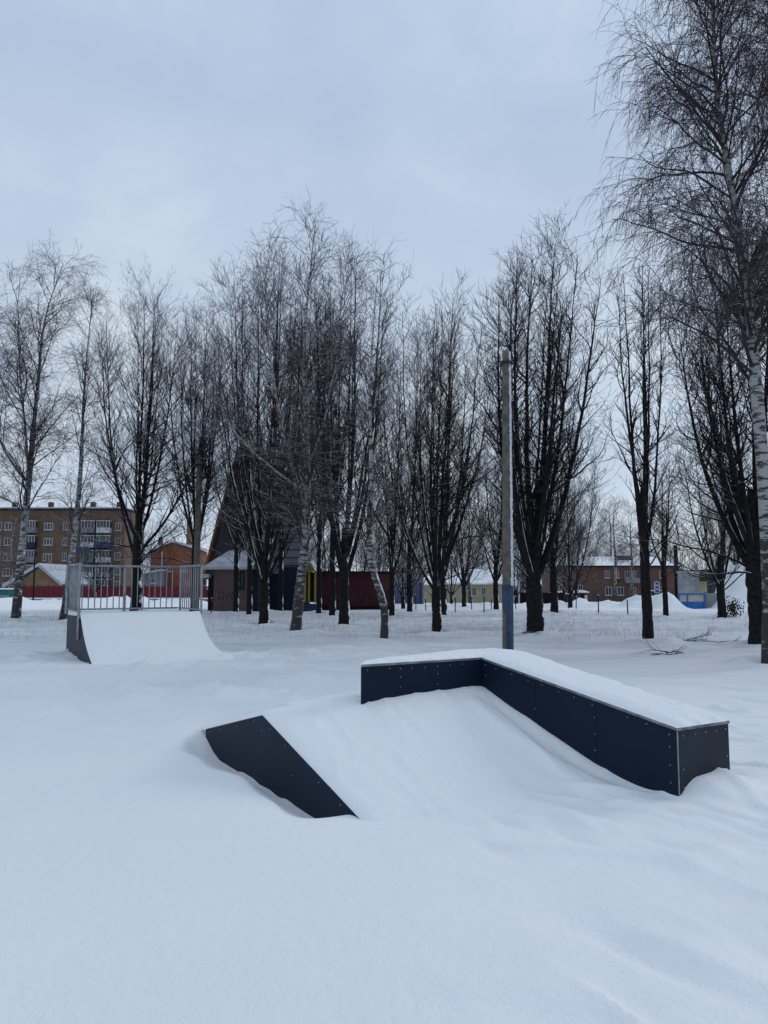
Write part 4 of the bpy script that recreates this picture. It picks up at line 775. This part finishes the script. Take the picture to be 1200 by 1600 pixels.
# orange brick house, with grey annex
h = House('brick_house', 'orange brick house with a snowy gable seen through the railing', 'house', 234, 300, 108, depth=9)
z1_, ze, zr = h.lz(845), h.lz(872), h.lz(848)
b = MB(); b.prism([(0, 0, -1), (h.w, 0, -1), (h.w, 0, ze + 1.2), (h.lx(268), 0, h.lz(848)), (0, 0, h.lz(862))], (0, 9, 0)); b.build('wall', BR['orange'], h.o)
b = MB(); b.prism([(-0.3, -0.4, h.lz(863)), (h.lx(268), -0.4, h.lz(847)), (h.w + 0.4, -0.4, ze + 1.25), (h.w + 0.4, -0.4, ze + 1.55), (h.lx(268), -0.4, h.lz(844.5)), (-0.3, -0.4, h.lz(860.5))], (0, 9.8, 0)); b.build('roof', M['roofsnow'], h.o)
h.part('chimney', (h.lx(284), 2, zr - 1), (h.lx(291), 3, h.lz(812)), BR['tan']); h.part('chimney', (h.lx(240), 2, zr - 2), (h.lx(244), 3, h.lz(838)), BR['tan'])
h.part('drainpipe', (h.lx(252), -0.2, 0.5), (h.lx(252) + 0.16, -0.04, h.lz(862)), M['white'])
h.window(262, 270, 884, 893, 1); h.window(284, 291, 884, 893, 1)
h = House('annex_shed', 'pale grey lean-to with a snowy roof beside the orange brick house', 'shed', 221, 251, 105, depth=2.5)
b = MB(); b.prism([(0, 0, -1), (h.w, 0, -1), (h.w, 0, h.lz(892)), (0, 0, h.lz(898))], (0, 2.4, 0)); b.build('wall', M['greyw'], h.o)
b = MB(); b.prism([(-0.2, -0.3, h.lz(898) + 0.01), (h.w + 0.1, -0.3, h.lz(892) + 0.01), (h.w + 0.1, -0.3, h.lz(889.5)), (-0.2, -0.3, h.lz(895.5))], (0, 2.7, 0)); b.build('roof', M['roofsnow'], h.o)
h.window(236, 246, 903, 911, 1)

# peaked pavilion (A-frame) with low wing
pv = tag(empty('peaked_pavilion', (0, 0, 0)), 'tall dark A-frame building with a steep snow dusted roof among the trees', 'building')
bl, br_, ap = P(314, 905, 54.5), P(396, 897, 49), P(374, 706, 52); dxr = np.array((3.4, 1.6, 0.0))
b = MB(); b.prism([bl, br_, ap], dxr); b.build('wall', M['dark'], pv)
nrm_out = np.array((0.35, -0.9, 0.25)) * 0.06
b = MB(); b.prism([br_ + nrm_out * 1.5, br_ + dxr * 1.04 + nrm_out * 1.5, ap + dxr * 1.04 + nrm_out * 1.5, ap + nrm_out * 1.5], nrm_out); rf = b.build('roof', mat('snow dusted slate', (0.11, 0.125, 0.15), 0.9, var=0.35, vscale=1.2), pv)
for i in range(1, 16):     # thin battens showing through the snow
    f = i / 16; a0 = br_ * (1 - f) + ap * f + nrm_out * 2.7; MB().tube([a0, a0 + dxr * 1.03], 0.03, 4).build('batten', M['dark'], rf)
MB().tube([bl + np.array((0, -0.2, -1.0)), ap * 0.55 + bl * 0.45 + np.array((0, -0.2, 0))], 0.16, 6).tube([ap * 0.55 + bl * 0.45 + np.array((0, -0.2, 0)), ap + np.array((0, -0.2, 0.3))], 0.12, 6).build('barge_board', M['wood'], pv)
gg = gz(br_[0], 49)
MB().box((br_[0] + 0.3, 49.7, gg - 0.5), (P(478, 900, 50)[0], 53, P(440, 886, 50)[2])).build('base_wall', M['darkblue'], pv)
h = House('brick_outbuilding', 'low pinkish brick hut with a snowy roof under the dark peaked building', 'hut', 334, 392, 47, depth=5)
h.wall(890, BR['pink']); zt = h.lz(890)
b = MB(); b.prism([(h.lx(318), -0.4, zt + 0.0), (h.w + 0.15, -0.4, zt + 0.0), (h.w + 0.1, 2.5, zt + 1.15), (h.lx(345), 2.5, zt + 1.15)], (0, 0, 0.14)); b.build('roof', M['roofsnow'], h.o)
h.part('door', (h.lx(322), 0.6, -0.3), (-0.02, 0.9, h.lz(900)), M['dark']); h.part('awning', (h.lx(314), -0.3, h.lz(903)), (h.lx(328), 0.5, h.lz(897)), M['roofsnow'])
h.window(371, 382, 893, 921, 1, 'dark', sill=False)
b = MB()
for i, pl in enumerate(([(0, 0), (0, 1), (.6, 1), (.6, 0), (0, 0)], [(0, 1), (.3, 0), (.6, 1)], [(.6, 1), (0, .8), (0, .1), (.6, 0)], [(0, 1), (0, 0), (.6, 0)])):
    for a_, c_ in zip(pl[:-1], pl[1:]): b.tube([(0.35 + i * 0.36 + a_[0] * 0.42, -0.006, 0.75 + a_[1] * 0.42), (0.35 + i * 0.36 + c_[0] * 0.42, -0.006, 0.75 + c_[1] * 0.42)], 0.02, 4)
b.build('graffiti', M['ink'], h.o)
h = House('brick_porch_wall', 'dark blue boarded bay right of the pinkish brick hut', 'hut', 392.5, 404, 47.3, depth=2.2)
h.wall(892, M['darkblue']); h.part('roof', (-0.0, -0.15, h.lz(892) + 0.003), (h.w + 0.1, 2.2, h.lz(890)), M['dark'])
# yellow porch
h = House('yellow_porch', 'narrow yellow kiosk with a blue base and a small snowy gable', 'kiosk', 470, 494, 46, depth=2.5)
h.wall(945, M['blue'], 'base', z0=-0.8); zb = h.lz(944); ze = h.lz(893)
M['kbase'] = mat('deep blue paint', (0.010, 0.030, 0.085), 0.7, var=0.2); h.o.children[0].data.materials[0] = M['kbase']
for q in ((0.0, 0.20), (0.46, 0.60), (0.86, 1.0)): h.part('post', (h.w * q[0] + 0.01, 0.02, zb + 0.06), (h.w * q[1] - 0.01, 0.2, ze), M['yellowpaint'])
h.part('side_wall', (0.01, 0.21, zb + 0.06), (0.12, 2.4, ze), M['yellowpaint']); h.part('back_wall', (0.13, 2.2, zb + 0.06), (h.w - 0.01, 2.35, ze), M['dark'])
b = MB(); b.prism([(0.01, 0.03, ze + 0.003), (h.w - 0.01, 0.03, ze + 0.003), (h.w * 0.62, 0.03, h.lz(880.5))], (0, 0.1, 0)); b.build('gable', M['yellowpaint'], h.o)
b = MB(); b.prism([(-0.1, -0.15, ze), (h.w * 0.6, -0.15, h.lz(879.5)), (h.w * 0.6, -0.15, h.lz(877.5)), (-0.1, -0.15, ze + 0.1)], (0, 2.7, 0)); b.prism([(h.w * 0.602, -0.15, h.lz(879.5)), (h.w + 0.1, -0.15, ze), (h.w + 0.1, -0.15, ze + 0.1), (h.w * 0.602, -0.15, h.lz(877.5))], (0, 2.7, 0)); b.build('roof', M['roofsnow'], h.o)
# red wing with graffiti
h = House('red_wing', 'long dull red boarded shed with pale graffiti behind the crooked birch', 'shed', 496, 611, 50, depth=4)
h.wall(895, M['redwall'], z0=0.25); h.part('plinth', (0.02, 0.05, -0.6), (h.w - 0.02, 3.9, 0.245), M['dark']); h.part('roof', (-0.15, -0.25, h.lz(895) + 0.003), (h.w + 0.15, 4.2, h.lz(892.5)), M['dark'])
h.part('panel', (h.lx(591), -0.03, h.lz(922)), (h.lx(609), -0.002, h.lz(897)), mat('faded red board', (0.085, 0.030, 0.032), 0.85))
b = MB(); gl = [[(.6, 1), (0, 1), (0, .55), (.6, .5), (.6, 0), (0, 0)], [(0, .9), (.4, 1), (.3, 0)], [(0, 0), (0, 1)], [(0, 0), (0, 1), (.6, .9), (.55, .5), (0, .45)], [(0, 0), (.3, 1), (.6, 0), (.45, .4), (.15, .4)], [(0, 0), (.25, 1), (.6, .9), (.6, 0)]]
for i, pl in enumerate(gl):
    for a_, c_ in zip(pl[:-1], pl[1:]): b.tube([(h.lx(548) + i * 0.34 + a_[0] * 0.4, -0.008, h.lz(934) + a_[1] * 0.75), (h.lx(548) + i * 0.34 + c_[0] * 0.4, -0.008, h.lz(934) + c_[1] * 0.75)], 0.024, 4)
for k in range(3): b.tube([(h.lx(541), -0.008, h.lz(937 + k * 1.6)), (h.lx(556 - k * 3), -0.008, h.lz(937.4 + k * 1.6))], 0.012, 4)
b.build('graffiti', M['chalk'], h.o)
# board fence right of the red wing
A = P(612, 936, 64); g0 = gz(A[0], 64); f2 = tag(empty('board_fence', (A[0], 64, g0)), 'bluish grey board fence between the red shed and the yellow house', 'fence'); w = P(657, 936, 64)[0] - A[0]; z1_ = P(630, 911, 64)[2] - g0
b = MB(); nb = 18
for i in range(nb): b.box((w * i / nb + 0.01, 0.01 * (i % 2), -0.4), (w * (i + 1) / nb - 0.01, 0.03 + 0.01 * (i % 2), z1_ + 0.05 * math.sin(i * 2.2)))
b.build('boards', M['fence'], f2); MB().box((w - 0.02, -0.08, -0.4), (w + 0.14, 0.1, z1_ + 0.2)).build('post', mat('violet blue post', (0.03, 0.03, 0.16), 0.7), f2)
# grey shed roof behind
h = House('grey_shed', 'grey panel shed behind the bluish board fence', 'shed', 612, 662, 80, depth=5); h.wall(893, M['greyw']); h.part('roof', (-0.2, -0.3, h.lz(893) + 0.002), (h.w + 0.2, 5.2, h.lz(890)), M['roofsnow'])

# yellow house
h = House('yellow_house', 'single storey yellow house with a snowy hip roof left of the concrete pole', 'house', 657, 793, 105, depth=10)
h.wall(913, M['yellow'], x0=698); h.wall(914.5, M['yellow'], 'porch_wall', x1=697.6); zt = h.lz(913)
b = MB(); x0, x1 = h.lx(694), h.w + 0.5; r0_, r1_ = h.lx(724), h.lx(760); zr = h.lz(888)
b.add([(x0, -0.6, zt), (x1, -0.6, zt), (x1, 10.6, zt), (x0, 10.6, zt), (r0_, 5, zr), (r1_, 5, zr), (x0, -0.6, zt + 0.22), (x1, -0.6, zt + 0.22)], [(0, 1, 7, 6), (6, 7, 5, 4), (1, 2, 5, 7), (2, 3, 4, 5), (3, 0, 6, 4), (0, 3, 2, 1)]); b.build('roof', M['snow'], h.o)
b = MB(); b.prism([(h.lx(653), -0.5, h.lz(914) + 0.003), (h.lx(693), -0.5, h.lz(914) + 0.003), (h.lx(693), 4, h.lz(906)), (h.lx(660), 4, h.lz(906))], (0, 0, 0.15)); b.build('porch_roof', M['snow'], h.o)
for xa in (703, 720, 737, 752, 769, 783): h.window(xa, xa + 7, 918, 931, 1)
h.window(675, 681, 919, 932, 0)
# white shed between pole and massive tree
h = House('white_shed', 'small white shed with snow on its roof beside the conifer', 'shed', 798, 813, 108, depth=4); h.wall(916, M['white']); b = MB(); b.prism([(-0.3, -0.3, h.lz(916) + 0.002), (h.w + 0.3, -0.3, h.lz(916) + 0.002), (h.w * 0.5, -0.3, h.lz(903))], (0, 4.5, 0)); b.build('roof', M['snow'], h.o); h.window(802, 808, 920, 929, 1)
# low dark fence strip under the spruce
A = P(806, 936, 96); g0 = gz(A[0], 96); f3 = tag(empty('low_fence', (A[0], 96, g0)), 'low dark fence running behind the massive tree', 'fence'); w = P(880, 936, 96)[0] - A[0]; z1_ = P(840, 926, 96)[2] - g0
b = MB()
for i in range(48): b.box((w * i / 48, 0, -0.3), (w * i / 48 + 0.16, 0.04, z1_))
b.build('boards', M['dark'], f3)
# thin white post
A = P(811, 936, 94); g0 = gz(A[0], 94); wp = tag(empty('thin_post', (A[0], 94, g0)), 'thin white post beside the dark conifer', 'post'); MB().tube([(0, 0, -0.3), (0, 0, P(811, 880, 94)[2] - g0)], 0.09, 8).build('shaft', M['white'], wp); MB().tube([(0, 0, P(811, 880, 94)[2] - g0), (0, 0, P(811, 878, 94)[2] - g0)], [0.11, 0.02], 8).build('cap', M['iron'], wp)

# two storey brick building on the right
h = House('brick_terrace', 'two storey brown brick building with a snowy roof behind the right hand trees', 'building', 858, 1062, 130, depth=11)
h.wall(886, BR['brown']); zt = h.lz(886)
h.part('cornice', (-0.3, -0.4, zt + 0.003), (h.w + 0.3, 11.2, zt + 0.25), M['dark'])
b = MB(); x0, x1 = -0.3, h.w + 0.3; zr = h.lz(868); z0_ = zt + 0.253
b.add([(x0, -0.45, z0_), (x1, -0.45, z0_), (x1, 11.4, z0_), (x0, 11.4, z0_), (x0 + 2, 5.5, zr), (x1 - 3, 5.5, zr)], [(0, 1, 5, 4), (1, 2, 5), (2, 3, 4, 5), (3, 0, 4), (0, 3, 2, 1)]); rf = b.build('roof', M['snow'], h.o)
b = MB(); b.box((h.lx(977), 3.0, h.lz(880)), (h.lx(997), 4.6, h.lz(867))); b.build('chimney', BR['brown'], rf)
for xa in (873, 903): h.window(xa, xa + 7, 914, 925, 1)
for xa, xb in ((945, 952), (961, 967), (976, 984), (988, 994), (1006, 1013), (1030, 1038)): h.window(xa, xb, 892, 903, 1)
for xa, xb in ((945, 955), (964, 974), (986, 993), (1006, 1014), (1030, 1038)): h.window(xa, xb, 917, 930, 1)
z0_, z1_ = h.lz(907), h.lz(897)
b = MB(); b.box((h.lx(975), -1.1, h.lz(911)), (h.lx(999), 0, h.lz(903))); b.build('balcony', M['greyw'], h.o)
h.part('doorway', (h.lx(925), -0.06, -0.3), (h.lx(933), 0.0, h.lz(922)), M['greenw'])
h.part('satellite_dish', (h.lx(964), -0.4, h.lz(909)), (h.lx(967), -0.1, h.lz(905)), M['iron'])
# snow topped sheds / shelters in the yard
for (x0, x1, yt, lab) in ((867, 888, 928, 'snow capped dark shed left of the snow mound'), (890, 916, 926, 'snow capped dark shed right of the snow mound')):
    h = House('yard_shed', lab, 'shed', x0, x1, 112, depth=3, group='snow capped yard sheds'); h.wall(yt, M['greenw'])
    b = MB(); n = 10; b.prism([(-0.3 + (h.w + 0.6) * i / n, -0.4, h.lz(yt) + 0.003) for i in (0, n)] + [(-0.3 + (h.w + 0.6) * (n - i) / n, -0.4, h.lz(yt) + 0.12 + 0.30 * math.sin(math.pi * (n - i) / n)) for i in range(n + 1)], (0, 3.6, 0)); b.build('roof_snow', M['snow'], h.o)
    h.part('door', (h.w * 0.6, -0.05, -0.2), (h.w * 0.85, 0, h.lz(yt) * 0.85), M['dark'])
# white board
A = P(916, 940, 95); g0 = gz(A[0], 95); wb = tag(empty('notice_board', (A[0], 95, g0)), 'narrow white board standing by the yard sheds', 'board'); MB().box((-0.16, 0, 0.2), (0.16, 0.08, P(916, 930, 95)[2] - g0)).build('panel', M['white'], wb); MB().box((-0.05, 0.02, -0.4), (0.05, 0.07, 0.2)).build('post', M['iron'], wb)

# signs and red car near the slim tree
A = P(1027, 940, 90); g0 = gz(A[0], 90); sg = tag(empty('road_sign', (A[0], 90, g0)), 'stacked blue and white road signs right of the slim twin stemmed tree', 'road sign')
MB().tube([(0, 0, -0.4), (0, 0, P(1027, 907, 90)[2] - g0)], 0.05, 6).build('post', M['galv'], sg)
for i, (ya, yb) in enumerate(((909, 914.5), (915, 920.5), (921, 926.5))):
    q = MB().box((-0.32, -0.08, P(0, yb, 90)[2] - g0), (0.32, -0.055, P(0, ya, 90)[2] - g0)).build('sign_panel', M['white'], sg)
    zc = (P(0, yb, 90)[2] + P(0, ya, 90)[2]) / 2 - g0
    MB().box((-0.2, -0.092, zc - 0.12), (0.2, -0.083, zc + 0.12)).build('symbol', mat('sign blue', (0.02, 0.03, 0.28), 0.5), q)
ca = P(1024, 940, 96); g0 = gz(ca[0], 96); car = tag(empty('parked_car', (ca[0], 96, g0 + 0.1)), 'dark red car half hidden by a snow bank behind the slim tree', 'car')
prof = [(-2.1, 0.25), (-2.1, 0.8), (-1.3, 0.95), (-0.8, 1.42), (0.7, 1.45), (1.4, 0.98), (2.05, 0.85), (2.1, 0.25)]
b = MB(); b.prism([(x, -0.8, z) for x, z in prof], (0, 1.6, 0)); b.build('body', M['redmetal'], car)
b = MB(); b.prism([(x, -0.81, z) for x, z in ((-1.15, 0.98), (-0.75, 1.36), (0.65, 1.38), (1.2, 1.0))], (0, 0.006, 0)); b.build('window', M['glass'], car)
b = MB(); b.prism([(x, -0.7, z) for x, z in ((-0.8, 1.422), (-0.8, 1.5), (0, 1.55), (0.7, 1.53), (0.7, 1.452))], (0, 1.4, 0)); b.build('snow_cover', M['snow'], car)
for sx in (-1.3, 1.3):
    for sy in (-0.82, 0.66): b = MB(); b.tube([(sx, sy, 0.3), (sx, sy + 0.16, 0.3)], 0.3, 14); b.build('wheel', M['iron'], car)

# blue gate with walls and hangar
h = House('metal_gate', 'metal gate panel with bright blue lower half and white upper half', 'gate', 1060, 1099, 54, depth=0.1)
zt, zm, z0_ = h.lz(927), h.lz(940), h.lz(961)
h.part('lower_panel', (0, 0, z0_), (h.w, 0.05, zm), M['blue']); h.part('upper_panel', (0, 0.0, zm + 0.003), (h.w, 0.05, zt - 0.1), mat('weathered cream panel', (0.42, 0.38, 0.33), 0.9, var=0.2))
b = MB(); b.box((-0.05, -0.05, z0_), (0.04, 0.08, zt)); b.box((h.w - 0.04, -0.05, z0_), (h.w + 0.05, 0.08, zt)); b.box((0.045, -0.05, zt - 0.098), (h.w - 0.045, 0.08, zt)); b.box((h.w * 0.30, -0.05, z0_), (h.w * 0.30 + 0.08, -0.003, zt - 0.1)); b.build('frame', M['blue'], h.o)
h = House('corrugated_wall', 'short pale corrugated wall right of the blue gate', 'wall', 1100, 1122, 54.5, depth=0.1)
b = MB(); n = 40; vs_ = []
for i in range(n + 1): vs_ += [(h.w * i / n, 0.05 * (i % 2), -0.8), (h.w * i / n, 0.05 * (i % 2), h.lz(927))]
b.add(vs_, [(2 * i, 2 * i + 2, 2 * i + 3, 2 * i + 1) for i in range(n)]); b.build('sheet', M['white'], h.o); h.part('post', (-0.05, -0.12, -0.5), (0.06, -0.01, h.lz(925)), M['greyw'])
h = House('concrete_wall', 'high whitish concrete wall behind the blue gate', 'wall', 1061, 1092, 88, depth=0.5); h.wall(896, M['greyw']); h.o.children[0].data.materials[0] = mat('pale stained concrete', (0.27, 0.28, 0.29), 0.9, var=0.3, vscale=0.7); h.part('coping', (-0.05, -0.1, h.lz(896) + 0.003), (h.w + 0.05, 0.6, h.lz(896) + 0.25), M['roofsnow'])
h = House('yellow_shack', 'pale yellow wall piece between the concrete wall and the green hangar', 'wall', 1092.5, 1104, 90, depth=2); h.wall(908, M['yellow']); h.part('roof', (-0.1, -0.2, h.lz(908) + 0.003), (h.w + 0.1, 2.2, h.lz(906)), M['redwall'])
h = House('long_hangar', 'long dark grey green hangar above the snow bank at the right', 'building', 1104, 1260, 92, depth=10); h.wall(893, M['greenw']); h.part('roof', (-0.3, -0.5, h.lz(893) + 0.003), (h.w, 10.5, h.lz(890)), M['dark'])
for i in range(9): x = 0.4 + (h.w - 1) * i / 8; h.part('pilaster', (x, -0.12, -0.5), (x + 0.25, -0.0, h.lz(893)), M['greenw'])
h.part('panel', (h.lx(1160), -0.03, h.lz(915)), (h.lx(1176), -0.003, h.lz(900)), mat('olive panel', (0.06, 0.075, 0.03), 0.8))
# dark utility poles
def upole(px, top, D, r, label, m, bot=930, cross=False):
    q = P(px, bot, D); g0 = gz(q[0], D); z = P(px, top, D)[2] - g0; o = tag(empty('wooden_pole', (q[0], D, g0)), label, 'pole')
    MB().tube([(0, 0, -0.4), (0, 0, z * 0.5), (0, 0, z)], [r, r * 0.9, r * 0.75], 10).build('shaft', m, o)
    MB().tube([(-r * 1.6, -r, z - 0.5), (r * 1.6, -r, z - 0.5)], 0.05, 6).tube([(r * 1.5, -r, z - 0.5), (r * 1.5, -r, z - 0.25)], 0.04, 6).build('bracket', M['iron'], o)
upole(306.5, 712, 40, 0.17, 'weathered grey pole rising behind the right end of the railing', M['conc'])
upole(1058, 852, 95, 0.30, 'dark pole standing left of the concrete wall', M['dark'])
upole(52, 860, 93, 0.10, 'thin dark pole in front of the gabled house', M['dark'])

# ------------------------------------------------------------------ young-tree stakes, fallen branches, dry grass
SL = ['in front of the yellow house porch', 'nearest one before the yellow house', 'just left of the concrete pole', 'behind the four stemmed tree', 'far one before the yellow house windows', 'close beside the pole in the distance', 'between the pole and the massive tree', 'left one by the snow mound', 'right one by the snow mound', 'nearest one before the brick terrace', 'left of the slim twin stemmed tree', 'right of the pole, farthest back', 'before the bluish board fence', 'right of the quarter pipe railing']
for i, (x, y) in enumerate(((665, 947), (711, 951), (756, 952), (698, 944), (737, 944), (768, 944), (826, 945), (888, 944), (900, 944), (935, 954), (981, 955), (806, 944), (650, 945), (330, 952))):
    D = 1920 / (y - 908); q = P(x, y, D); g0 = gz(q[0], D); o = tag(empty('wooden_stake', (q[0], D, g0)), ('thin dark stake sticking out of the open snow, %s' % SL[i]), 'stake', 'stakes in the snow field')
    hgt = 0.75 + 0.3 * ((i * 7) % 5) / 5; MB().tube([(0, 0, -0.2), (0.03 * math.sin(i), 0, hgt)], [0.035, 0.03], 6).build('shaft', M['bark'], o); MB().tube([(0.03 * math.sin(i), 0, hgt + 0.002), (0.03 * math.sin(i), 0, hgt + 0.05)], [0.04, 0.015], 6).build('snow_cap', M['snow'], o)
def brushwood(px, py, D, n, L0, seed, label):
    rs = np.random.RandomState(seed); q = P(px, py, D); g0 = gz(q[0], D); a = rs.normal(0.1, 0.45, n) + np.pi * (rs.rand(n) > 0.5)
    base = np.stack([rs.normal(0, L0 * 0.25, n), rs.normal(0, 0.25, n), rs.uniform(-0.02, 0.06, n)], -1); d = np.stack([np.cos(a), 0.5 * np.sin(a), rs.uniform(-0.02, 0.22, n)], -1)
    l = rs.uniform(0.4, 1, n) * L0; q1 = grow(base, d, l, 8, np.array((0, 0, -0.1)), 0.15, rs); R = taper(np.full(n, 0.016), np.full(n, 0.006), 8)
    b2, d2, t2, p2, r2 = spawn(q1, R, 5, 0.2, 1, 0.6, rs); q2 = grow(b2, d2, rs.uniform(0.15, 0.5, len(t2)), 5, np.array((0, 0, 0.05)), 0.2, rs); R2 = taper(np.full(len(t2), 0.007), np.full(len(t2), 0.004), 5)
    V, Qd = tubes([(q1, R, 5), (q2, R2, 3)]); o = np_mesh('fallen_branch', V, Qd, M['branch']); o.location = (q[0], D, g0); tag(o, label, 'branch')
brushwood(1092, 1001, 21.8, 9, 1.0, 3, 'heap of fallen dark branches on the snow right of the slim tree')
brushwood(1046, 1022, 17.6, 5, 0.55, 4, 'few broken twigs lying on the snow below the branch heap')
brushwood(820, 996, 23.6, 4, 0.4, 9, 'short broken twigs at the foot of the massive tree')
# shrubby clump of dead leaves by the low tree
rs = np.random.RandomState(8); q = P(1146, 955, 36); nn = 240; base = np.stack([rs.normal(0, 0.17, nn), rs.normal(0, 0.15, nn), np.abs(rs.normal(0.32, 0.2, nn))], -1); d = nrm(rs.normal(0, 1, (nn, 3))) * 0.07; w = nrm(rs.normal(0, 1, (nn, 3))) * 0.05
V = np.stack([base - d, base + w, base + d, base - w], 1).reshape(-1, 3); sh = tag(empty('leafy_shrub', (q[0], 36, gz(q[0], 36))), 'small dark leafy shrub beside the low spreading tree', 'shrub')
np_mesh('leaves', V, np.arange(nn * 4).reshape(-1, 4), snow_on(mat('dead leaves', (0.03, 0.032, 0.028), 0.9), 0.7, 0.9), sh, False)
b = MB()
for i in range(7): b.tube([(0, 0, -0.1), (0.3 * math.sin(i * 2), 0.2 * math.cos(i), 0.8)], [0.015, 0.006], 4)
b.build('stems', M['branch'], sh)
# dry grass stalks poking through under the trees
rs = np.random.RandomState(12); nn = 4200; D = rs.uniform(21.5, 42, nn); X = rs.uniform(-0.52, 0.52, nn) * D; cl = fbm(X / 1.6, D / 1.3, 3, 77); keep = cl > 0.07 - 0.12 * rs.rand(nn); X, D = X[keep], D[keep]
Z = ground_z(X, D); nn = len(X); hgt = rs.uniform(0.05, 0.22, nn); lean = rs.normal(0, 0.05, (nn, 2))
q = np.stack([np.stack([X, D, Z - 0.03], -1), np.stack([X + lean[:, 0] * 0.5, D + lean[:, 1] * 0.5, Z + hgt * 0.6], -1), np.stack([X + lean[:, 0], D + lean[:, 1], Z + hgt], -1)], 1)
V, Qd = tubes([(q, np.full((nn, 3), 0.0026), 3)]); tag(np_mesh('dry_grass', V, Qd, M['grass']), kind='stuff', label='dry grass stalks poking through the snow under the trees', cat='grass')
